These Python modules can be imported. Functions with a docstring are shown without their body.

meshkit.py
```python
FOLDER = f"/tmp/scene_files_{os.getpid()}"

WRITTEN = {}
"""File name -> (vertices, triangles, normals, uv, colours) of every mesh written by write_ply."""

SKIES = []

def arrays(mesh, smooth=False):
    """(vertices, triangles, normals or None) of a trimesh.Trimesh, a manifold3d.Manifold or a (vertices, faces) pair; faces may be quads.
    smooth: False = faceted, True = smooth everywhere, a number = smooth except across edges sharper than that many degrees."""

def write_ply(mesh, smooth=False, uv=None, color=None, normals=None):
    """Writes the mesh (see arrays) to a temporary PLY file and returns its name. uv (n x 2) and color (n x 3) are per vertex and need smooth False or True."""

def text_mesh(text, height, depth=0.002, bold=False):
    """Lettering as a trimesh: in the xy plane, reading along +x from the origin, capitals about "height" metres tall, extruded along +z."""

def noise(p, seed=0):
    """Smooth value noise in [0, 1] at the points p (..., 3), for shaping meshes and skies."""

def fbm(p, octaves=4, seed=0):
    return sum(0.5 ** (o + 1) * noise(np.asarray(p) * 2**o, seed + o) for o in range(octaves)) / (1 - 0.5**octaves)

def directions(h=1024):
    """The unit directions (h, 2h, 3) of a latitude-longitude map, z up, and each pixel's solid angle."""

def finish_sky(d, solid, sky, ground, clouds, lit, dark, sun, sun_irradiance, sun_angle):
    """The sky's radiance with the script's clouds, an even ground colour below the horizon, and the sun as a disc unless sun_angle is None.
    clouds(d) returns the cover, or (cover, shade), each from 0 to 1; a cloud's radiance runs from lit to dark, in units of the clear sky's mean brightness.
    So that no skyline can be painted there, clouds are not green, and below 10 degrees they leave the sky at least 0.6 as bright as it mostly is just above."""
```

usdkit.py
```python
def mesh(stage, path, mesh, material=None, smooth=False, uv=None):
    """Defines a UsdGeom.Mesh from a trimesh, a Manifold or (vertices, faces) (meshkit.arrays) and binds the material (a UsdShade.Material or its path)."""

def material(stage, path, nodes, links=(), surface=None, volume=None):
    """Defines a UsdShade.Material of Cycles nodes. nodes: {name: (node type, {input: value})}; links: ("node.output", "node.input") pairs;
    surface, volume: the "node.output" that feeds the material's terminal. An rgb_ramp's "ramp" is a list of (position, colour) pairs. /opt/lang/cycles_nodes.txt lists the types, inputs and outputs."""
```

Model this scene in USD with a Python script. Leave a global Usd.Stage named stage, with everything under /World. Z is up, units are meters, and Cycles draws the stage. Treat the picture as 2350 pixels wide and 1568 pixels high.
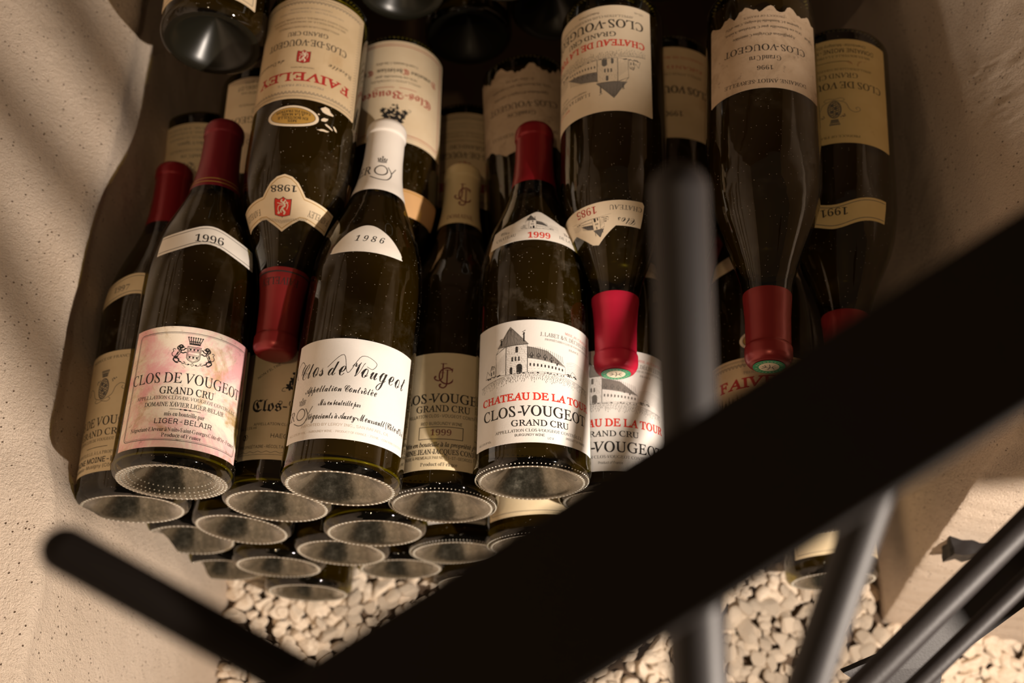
import math, random
import numpy as np
import trimesh
import meshkit, usdkit
from pxr import Gf, Usd, UsdGeom, UsdLux, UsdShade
from shapely import affinity, box, union_all, unary_union
from shapely.geometry import LineString, Point, Polygon

stage = Usd.Stage.CreateInMemory()
UsdGeom.SetStageUpAxis(stage, UsdGeom.Tokens.z)
UsdGeom.SetStageMetersPerUnit(stage, 1.0)
UsdGeom.Xform.Define(stage, '/World')

# ------------------------------------------------------------------ camera
# z = 0 is the axis height of the top row of bottles, +y runs into the bin
cam = UsdGeom.Camera.Define(stage, '/World/camera')
cam.CreateHorizontalApertureAttr(36.0)
cam.CreateVerticalApertureAttr(36.0 * 1568 / 2350)
cam.CreateFocalLengthAttr(2409.45 / 2350 * 36)
cam.CreateClippingRangeAttr(Gf.Vec2f(0.01, 50))
cam.CreateFStopAttr(5.2)
cam.CreateFocusDistanceAttr(0.665)
cam.CreateExposureAttr(0.0)
_r = Gf.Vec3d(0.9998, -0.0178, -0.0084)
_u = Gf.Vec3d(0.0197, 0.9040, 0.4270)
_f = Gf.Vec3d(0.0, 0.4271, -0.9042)
cam.AddTransformOp().Set(Gf.Matrix4d(*_r, 0, *_u, 0, *(-_f), 0, 0.0, -0.2179, 0.6857, 1))

# ------------------------------------------------------------------ light
def aim(prim, at, to):
    z = (Gf.Vec3d(*at) - Gf.Vec3d(*to)).GetNormalized()
    x = Gf.Cross(Gf.Vec3d(0, 0, 1), z).GetNormalized()
    y = Gf.Cross(z, x)
    UsdGeom.Xformable(prim).AddTransformOp().Set(Gf.Matrix4d(*x, 0, *y, 0, *z, 0, *at, 1))

def lamp(name, at, to, radius, intensity, color, cone=None, soft=0.5):
    l = UsdLux.DiskLight.Define(stage, '/World/' + name)
    l.CreateRadiusAttr(radius)
    l.CreateIntensityAttr(intensity)
    l.CreateColorAttr(Gf.Vec3f(*color))
    aim(l, at, to)
    if cone:
        sh = UsdLux.ShapingAPI.Apply(l.GetPrim())
        sh.CreateShapingConeAngleAttr(cone)
        sh.CreateShapingConeSoftnessAttr(soft)
    return l

lamp('spot_lamp', (0.50, -0.42, 0.47), (-0.25, -0.15, -0.10), 0.011, 13500.0, (1.0, 0.86, 0.73), cone=58)
lamp('ceiling_lamp', (-0.18, -0.52, 1.7), (-0.05, 0.05, -0.1), 0.03, 390.0, (1.0, 0.70, 0.40))
dome = UsdLux.DomeLight.Define(stage, '/World/dome')
dome.CreateIntensityAttr(0.02)
dome.CreateColorAttr(Gf.Vec3f(1.0, 0.72, 0.48))

# ------------------------------------------------------------------ helpers
used = {}
def numbered(parent, name):
    k = used.get((parent, name), 0)
    used[(parent, name)] = k + 1
    return f'{parent}/{name}' + (f'_{k:03d}' if k else '')

def obj(name, mesh, mat, parent=None, smooth=35, label=None, kind=None):
    path = numbered(str(parent.GetPath()) if parent else '/World', name)
    m = usdkit.mesh(stage, path, mesh, mat, smooth=smooth).GetPrim()
    if label: m.SetCustomDataByKey('label', label)
    if kind: m.SetCustomDataByKey('kind', kind)
    return m

def tag(p, label, cat, group=None, kind=None):
    p.SetCustomDataByKey('label', label)
    p.SetCustomDataByKey('category', cat)
    if group: p.SetCustomDataByKey('group', group)
    if kind: p.SetCustomDataByKey('kind', kind)
    return p

def thing(name, label, cat, loc=(0, 0, 0), rz=0.0, rx=0.0, group=None):
    x = UsdGeom.Xform.Define(stage, numbered('/World', name))
    x.AddTranslateOp().Set(Gf.Vec3d(*map(float, loc)))
    x.AddRotateZOp().Set(float(rz))
    if rx: x.AddRotateXOp().Set(float(rx))
    return tag(x.GetPrim(), label, cat, group)

def cat_mesh(ms):
    ms = [m for m in ms if m is not None]
    return trimesh.util.concatenate(ms) if ms else None

def sstep(a, b, x):
    t = np.clip((np.asarray(x, float) - a) / (b - a), 0, 1)
    return t * t * (3 - 2 * t)

# ------------------------------------------------------------------ materials
def M(name, nodes, links=(), surface='p.BSDF'):
    return usdkit.material(stage, '/World/Looks/' + name, nodes, links, surface=surface)

def plain(name, color, rough=0.5, spec=0.5, metal=0.0, coat=0.0):
    return M(name, {'p': ('principled_bsdf', {'base_color': color, 'roughness': rough, 'specular_ior_level': spec, 'metallic': metal, 'coat_weight': coat})})

def plaster(name, c1, c2, pit):
    return M(name, {
        'tc': ('texture_coordinate', {}),
        'n1': ('noise_texture', {'scale': 7.0, 'detail': 5.0}),
        'r1': ('rgb_ramp', {'ramp': [(0.35, c1), (0.68, c2)]}),
        'grain': ('noise_texture', {'scale': 620.0, 'detail': 4.0, 'roughness': 0.75}),
        'sand': ('noise_texture', {'scale': 260.0, 'detail': 2.0}),
        'v': ('voronoi_texture', {'scale': 480.0, 'feature': 'f1'}),
        'sc': ('separate_color', {}),
        'rare': ('math', {'math_type': 'greater_than', 'value2': 0.94}),
        'pt': ('map_range', {'from_min': 0.12, 'from_max': 0.38, 'to_min': 1.0, 'to_max': 0.0, 'clamp': True}),
        'pf': ('math', {'math_type': 'multiply'}),
        'mx': ('mix', {'color2': pit}),
        'h1': ('math', {'math_type': 'multiply_add', 'value2': 0.5}),
        'h': ('math', {'math_type': 'subtract'}),
        'b': ('bump', {'strength': 1.0, 'distance': 0.0030}),
        'p': ('principled_bsdf', {'roughness': 0.85, 'specular_ior_level': 0.25}),
    }, [('tc.object', 'n1.vector'), ('tc.object', 'grain.vector'), ('tc.object', 'sand.vector'), ('tc.object', 'v.vector'),
        ('n1.fac', 'r1.fac'), ('v.color', 'sc.color'), ('sc.r', 'rare.value1'), ('v.distance', 'pt.value'), ('pt.result', 'pf.value1'), ('rare.value', 'pf.value2'),
        ('pf.value', 'mx.fac'), ('r1.color', 'mx.color1'), ('mx.color', 'p.base_color'),
        ('sand.fac', 'h1.value1'), ('grain.fac', 'h1.value3'), ('h1.value', 'h.value1'), ('pf.value', 'h.value2'), ('h.value', 'b.height'), ('b.normal', 'p.normal')])

PLASTER = plaster('cream_plaster', (0.74, 0.60, 0.47), (0.83, 0.69, 0.56), (0.24, 0.15, 0.09))
SOIL_SHADE = plain('soil_and_shade', (0.10, 0.065, 0.04), 0.95)  # soil under the gravel; on the back wall a painted shade
def stone(name, c1, c2):
    return M(name, {
        'tc': ('texture_coordinate', {}), 'oi': ('object_info', {}),
        'n': ('noise_texture', {'scale': 260.0, 'detail': 4.0, 'roughness': 0.65}),
        'r': ('rgb_ramp', {'ramp': [(0.3, c1), (0.7, c2)]}),
        'hv': ('map_range', {'to_min': 0.8, 'to_max': 1.1}), 'hs': ('hsv', {}),
        'b': ('bump', {'strength': 0.7, 'distance': 0.0015}),
        'p': ('principled_bsdf', {'roughness': 0.9, 'specular_ior_level': 0.2})},
        [('tc.object', 'n.vector'), ('n.fac', 'r.fac'), ('r.color', 'hs.color'), ('oi.random', 'hv.value'), ('hv.result', 'hs.value'), ('hs.color', 'p.base_color'), ('n.fac', 'b.height'), ('b.normal', 'p.normal')])
STONE = stone('limestone', (0.62, 0.51, 0.39), (0.80, 0.69, 0.56))

def glass(name, tint, dust):
    return M(name, {
        'tc': ('texture_coordinate', {}),
        't': ('transparent_bsdf', {'color': tint}),
        'g': ('glossy_bsdf', {'color': (0.95, 0.95, 0.95), 'roughness': 0.035}),
        'f0': ('fresnel', {'IOR': 1.6}), 'ge': ('geometry', {}), 'inv': ('math', {'math_type': 'subtract', 'value1': 1.0}), 'f': ('math', {'math_type': 'multiply'}),
        'm': ('mix_closure', {}),
        'd': ('diffuse_bsdf', {'color': (0.55, 0.48, 0.38)}),
        'v': ('voronoi_texture', {'scale': 620.0}),
        'c': ('separate_color', {}),
        'lt': ('math', {'math_type': 'less_than', 'value2': 0.16}),
        'pick': ('math', {'math_type': 'greater_than', 'value2': 0.86}),
        'sp': ('math', {'math_type': 'multiply'}),
        'n': ('noise_texture', {'scale': 38.0, 'detail': 6.0, 'roughness': 0.7}),
        'nr': ('map_range', {'from_min': 0.52, 'from_max': 0.8, 'to_min': 0.0, 'to_max': dust, 'clamp': True}),
        'mxx': ('math', {'math_type': 'maximum'}), 'cl': ('math', {'math_type': 'multiply', 'value2': 0.6}),
        'o': ('mix_closure', {}),
    }, [('tc.object', 'v.vector'), ('tc.object', 'n.vector'), ('ge.backfacing', 'inv.value2'), ('f0.fac', 'f.value1'), ('inv.value', 'f.value2'), ('f.value', 'm.fac'), ('t.BSDF', 'm.closure1'), ('g.BSDF', 'm.closure2'),
        ('v.color', 'c.color'), ('c.r', 'pick.value1'), ('v.distance', 'lt.value1'), ('lt.value', 'sp.value1'), ('pick.value', 'sp.value2'), ('sp.value', 'cl.value1'),
        ('n.fac', 'nr.value'), ('nr.result', 'mxx.value1'), ('cl.value', 'mxx.value2'), ('mxx.value', 'o.fac'), ('m.closure', 'o.closure1'), ('d.BSDF', 'o.closure2')],
        surface='o.closure')
GLASS = glass('olive_glass', (0.42, 0.38, 0.12), 0.05)
GLASS_DUSTY = glass('dusty_olive_glass', (0.40, 0.37, 0.14), 0.14)
WINE = plain('red_wine', (0.065, 0.043, 0.012), 0.3, 0.2)
HEEL_GLINT = M('green_heel_glint', {'p': ('principled_bsdf', {'base_color': (0.40, 0.38, 0.02), 'roughness': 0.2, 'transmission_weight': 0.4})})  # painted glint: green of light refracted in the thick heel
PUNT = M('dusty_punt_glass', {
    'tc': ('texture_coordinate', {}),
    'n': ('noise_texture', {'scale': 130.0, 'detail': 7.0, 'roughness': 0.8}),
    'r': ('rgb_ramp', {'ramp': [(0.36, (0.055, 0.053, 0.036)), (0.74, (0.22, 0.20, 0.155))]}),
    'rr': ('map_range', {'from_min': 0.35, 'from_max': 0.7, 'to_min': 0.10, 'to_max': 0.30}),
    'b': ('bump', {'strength': 0.22, 'distance': 0.0010}),
    'p': ('principled_bsdf', {'metallic': 0.88, 'specular_ior_level': 0.8, 'coat_weight': 0.8, 'coat_roughness': 0.08})},
    [('tc.object', 'n.vector'), ('n.fac', 'r.fac'), ('r.color', 'p.base_color'), ('n.fac', 'rr.value'), ('rr.result', 'p.roughness'), ('n.fac', 'b.height'), ('b.normal', 'p.normal')])
PUNT_SHADED = plain('shaded_punt_glass', (0.012, 0.011, 0.007), 0.30, 0.4)  # back pile only: the shade on these bases is put into the colour
KNURL = plain('knurl_glass', (0.55, 0.52, 0.44), 0.12, 0.9, metal=0.25, coat=1.0)

def paper(name, c1, c2, stains=()):
    """stains: (scale, threshold low, high, colour, amount)"""
    nodes = {'tc': ('texture_coordinate', {}),
             'n': ('noise_texture', {'scale': 45.0, 'detail': 6.0, 'roughness': 0.6}),
             'r': ('rgb_ramp', {'ramp': [(0.3, c1), (0.7, c2)]}),
             'fb': ('noise_texture', {'scale': 900.0, 'detail': 2.0}),
             'b': ('bump', {'strength': 0.15, 'distance': 0.0003}),
             'p': ('principled_bsdf', {'roughness': 0.62, 'specular_ior_level': 0.3})}
    links = [('tc.object', 'n.vector'), ('n.fac', 'r.fac'), ('tc.object', 'fb.vector'), ('fb.fac', 'b.height'), ('b.normal', 'p.normal')]
    last = 'r.color'
    for i, (sc, lo, hi, col, am) in enumerate(stains):
        nodes[f's{i}'] = ('noise_texture', {'scale': sc, 'detail': 8.0, 'roughness': 0.72, 'distortion': 0.6})
        nodes[f'l{i}'] = ('mapping', {'location': (3.1 * i + 0.7, 1.7 * i, 0.37 * i)})
        nodes[f'q{i}'] = ('map_range', {'from_min': lo, 'from_max': hi, 'to_min': 0.0, 'to_max': am, 'clamp': True})
        nodes[f'x{i}'] = ('mix', {'color2': col})
        links += [('tc.object', f'l{i}.vector'), (f'l{i}.vector', f's{i}.vector'), (f's{i}.fac', f'q{i}.value'), (f'q{i}.result', f'x{i}.fac'), (last, f'x{i}.color1')]
        last = f'x{i}.color'
    links.append((last, 'p.base_color'))
    return M(name, nodes, links)
WHITE = paper('white_paper', (0.70, 0.67, 0.635), (0.75, 0.72, 0.685))
IVORY = paper('ivory_paper', (0.72, 0.67, 0.60), (0.77, 0.72, 0.65))
STAINED = paper('wine_stained_paper', (0.78, 0.68, 0.55), (0.84, 0.76, 0.66), [
    (17.0, 0.47, 0.60, (0.76, 0.33, 0.38), 0.8), (30.0, 0.53, 0.68, (0.42, 0.27, 0.10), 0.9), (120.0, 0.60, 0.70, (0.16, 0.10, 0.05), 0.8)])
YELLOW = paper('yellowed_paper', (0.66, 0.53, 0.33), (0.74, 0.61, 0.40))
AGED = paper('aged_paper', (0.52, 0.385, 0.225), (0.61, 0.465, 0.29), [(24.0, 0.58, 0.75, (0.42, 0.26, 0.12), 0.5)])
TAN = paper('tan_paper', (0.70, 0.55, 0.36), (0.76, 0.62, 0.43))
WORN = paper('worn_paper', (0.40, 0.29, 0.19), (0.49, 0.37, 0.26), [(28.0, 0.5, 0.7, (0.22, 0.15, 0.09), 0.7), (110.0, 0.60, 0.72, (0.07, 0.045, 0.03), 0.9)])
SPOTTED = paper('spotted_paper', (0.60, 0.45, 0.20), (0.66, 0.51, 0.25), [(70.0, 0.64, 0.72, (0.32, 0.12, 0.05), 0.8)])
SAND = paper('sand_paper', (0.70, 0.58, 0.42), (0.76, 0.64, 0.48))
INK = plain('black_ink', (0.018, 0.016, 0.015), 0.6, 0.3)
GREY = plain('grey_ink', (0.12, 0.11, 0.10), 0.6, 0.3)
FAINT = plain('faint_ink', (0.50, 0.42, 0.35), 0.6, 0.3)
HATCH = plain('hatching_ink', (0.20, 0.18, 0.16), 0.6, 0.3)
RED = plain('red_ink', (0.62, 0.035, 0.02), 0.55, 0.3)
DEEPRED = plain('deep_red_ink', (0.38, 0.03, 0.025), 0.55, 0.3)
MAROON = plain('maroon_ink', (0.17, 0.035, 0.035), 0.5, 0.4)
GOLD = plain('gold_ink', (0.42, 0.24, 0.05), 0.45, 0.5)
CREAM = plain('cream_ink', (0.74, 0.64, 0.48), 0.6, 0.3)
PAPERWHITE = plain('pale_ink', (0.80, 0.76, 0.70), 0.6, 0.3)
GREEN = plain('green_seal_ink', (0.02, 0.30, 0.14), 0.4, 0.4)

def foil(name, c, rough=0.32, metal=0.35):
    return M(name, {'tc': ('texture_coordinate', {}), 'n': ('noise_texture', {'scale': 300.0, 'detail': 3.0}),
        'b': ('bump', {'strength': 0.12, 'distance': 0.0006}),
        'p': ('principled_bsdf', {'base_color': c, 'roughness': rough, 'metallic': metal, 'specular_ior_level': 0.5})},
        [('tc.object', 'n.vector'), ('n.fac', 'b.height'), ('b.normal', 'p.normal')])
F_BURG = foil('burgundy_foil', (0.20, 0.012, 0.022))
F_RED = foil('dark_red_foil', (0.24, 0.008, 0.014))
F_CRIM = foil('crimson_foil', (0.48, 0.010, 0.040), 0.4, 0.2)
F_BRICK = foil('brick_red_foil', (0.20, 0.016, 0.016))
F_WHITE = foil('white_foil', (0.80, 0.74, 0.67), 0.38, 0.0)
F_CREAM = foil('cream_foil', (0.66, 0.52, 0.28), 0.4, 0.0)
MATT_SHADED = plain('matt_black_shaded', (0.006, 0.004, 0.003), 0.75, 0.12)  # darker than the powder coat: the beam's unlit face put into colour
STEEL = M('black_powder_coat', {'tc': ('texture_coordinate', {}), 'n': ('noise_texture', {'scale': 700.0, 'detail': 2.0}),
    'b': ('bump', {'strength': 0.2, 'distance': 0.0004}),
    'p': ('principled_bsdf', {'base_color': (0.014, 0.012, 0.012), 'roughness': 0.52, 'specular_ior_level': 0.22})},
    [('tc.object', 'n.vector'), ('n.fac', 'b.height'), ('b.normal', 'p.normal')])

# ------------------------------------------------------------------ setting: plaster walls of the bin, gravel floor
FLOOR = -0.345
def surf_grid(xfun, ys, prof, flip):
    """prof: (n, 2) of x, z; xfun(y, x, z) -> x"""
    Y, K = np.meshgrid(ys, np.arange(len(prof)), indexing='ij')
    X = xfun(Y, prof[K, 0], prof[K, 1]); Z = prof[K, 1] + 0 * Y
    V = np.stack([X, Y, Z], -1)
    du, dv = np.gradient(V, axis=0), np.gradient(V, axis=1)
    n = np.cross(du, dv); n /= np.linalg.norm(n, axis=-1, keepdims=True) + 1e-12
    if flip: n = -n
    big = meshkit.fbm(V * 9, 3, 5) - 0.5
    mid = meshkit.fbm(V * 45, 3, 9) - 0.5
    fine = meshkit.fbm(V * 330, 2, 3) - 0.5
    V = V + n * (big * 0.005 + mid * 0.0022 + fine * 0.0010)[..., None]
    a, b = Y.shape
    i, j = np.meshgrid(np.arange(a - 1), np.arange(b - 1), indexing='ij')
    q = np.stack([i * b + j, (i + 1) * b + j, (i + 1) * b + j + 1, i * b + j + 1], -1).reshape(-1, 4)
    if flip: q = q[:, ::-1]
    return V.reshape(-1, 3), q

def resample(pts, step):
    pts = np.array(pts, float)
    s = np.r_[0, np.cumsum(np.linalg.norm(np.diff(pts, axis=0), axis=1))]
    t = np.linspace(0, s[-1], int(s[-1] / step))
    out = np.stack([np.interp(t, s, pts[:, 0]), np.interp(t, s, pts[:, 1])], 1)
    return out

ys = np.r_[np.linspace(-0.75, -0.2, 60), np.linspace(-0.195, 0.5, 200), np.linspace(0.51, 0.82, 30)]
left_prof = resample([(-0.283, -0.36), (-0.300, -0.20), (-0.318, -0.06), (-0.323, -0.01), (-0.3215, 0.004), (-0.326, 0.010),
                      (-0.345, 0.022), (-0.40, 0.075), (-0.46, 0.15), (-0.53, 0.27), (-0.62, 0.50), (-0.70, 1.3)], 0.004)
def left_x(y, x, z):
    front = 1 - sstep(-0.012, 0.034, y)
    swell = 0.013 * sstep(-0.34, -0.2, z) * (1 - sstep(0.015, 0.12, z))
    wave = 0.002 * np.sin((y - 0.20) * 14) * sstep(0.05, 0.16, y) * (1 - sstep(0.05, 0.2, z)) * (1 - sstep(0.36, 0.5, y))
    return x + front * swell + wave + 0.010 * sstep(0.18, 0.36, y) + 0.004 * sstep(0.32, 0.46, y)
obj('wall_left', surf_grid(left_x, ys, left_prof, False), PLASTER, smooth=True, kind='structure')
right_prof = resample([(0.352, -0.36), (0.345, -0.25), (0.338, -0.10), (0.334, -0.04), (0.334, 0.0), (0.345, 0.04), (0.38, 0.10), (0.44, 0.20), (0.52, 0.38), (0.60, 0.62), (0.66, 1.3)], 0.0045)
def right_x(y, x, z):
    corner = np.where(z < 0.02, 0.023 + 0.155 * z, 0.026 + 1.6 * (z - 0.02)) - 0.004 + 0.003 * (meshkit.fbm(np.stack([0 * z + 3.3, 0 * z, z * 90], -1), 3, 7) - 0.5)
    s = np.maximum(np.minimum(corner, 0.5) - y, 0)
    spl = (7.0 - 5.8 * sstep(-0.02, 0.10, z)) * (np.sqrt(s * s + 0.008 ** 2) - 0.008)
    return x + np.minimum(spl, 0.9)
ys_r = np.r_[np.linspace(-0.75, -0.16, 20), np.linspace(-0.155, 0.30, 320), np.linspace(0.305, 0.82, 60)]
obj('wall_right', surf_grid(right_x, ys_r, right_prof, True), PLASTER, smooth=True, kind='structure')
bw = trimesh.creation.box((1.6, 0.06, 1.7)); bw.apply_translation((0, 0.83, 0.48))
obj('wall_back', bw, SOIL_SHADE, smooth=False, kind='structure')  # dark colour stands in for the shade deep in the bin
gx, gy = np.meshgrid(np.linspace(-0.9, 1.1, 60), np.linspace(-0.9, 0.83, 50), indexing='ij')
gz = FLOOR - 0.006 + 0.006 * (meshkit.fbm(np.stack([gx * 30, gy * 30, 0 * gx], -1), 3, 2) - 0.5)
ii, jj = np.meshgrid(np.arange(59), np.arange(49), indexing='ij')
obj('floor', (np.stack([gx, gy, gz], -1).reshape(-1, 3), np.stack([ii * 50 + jj, (ii + 1) * 50 + jj, (ii + 1) * 50 + jj + 1, ii * 50 + jj + 1], -1).reshape(-1, 4)), SOIL_SHADE, smooth=True, kind='structure')

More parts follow.
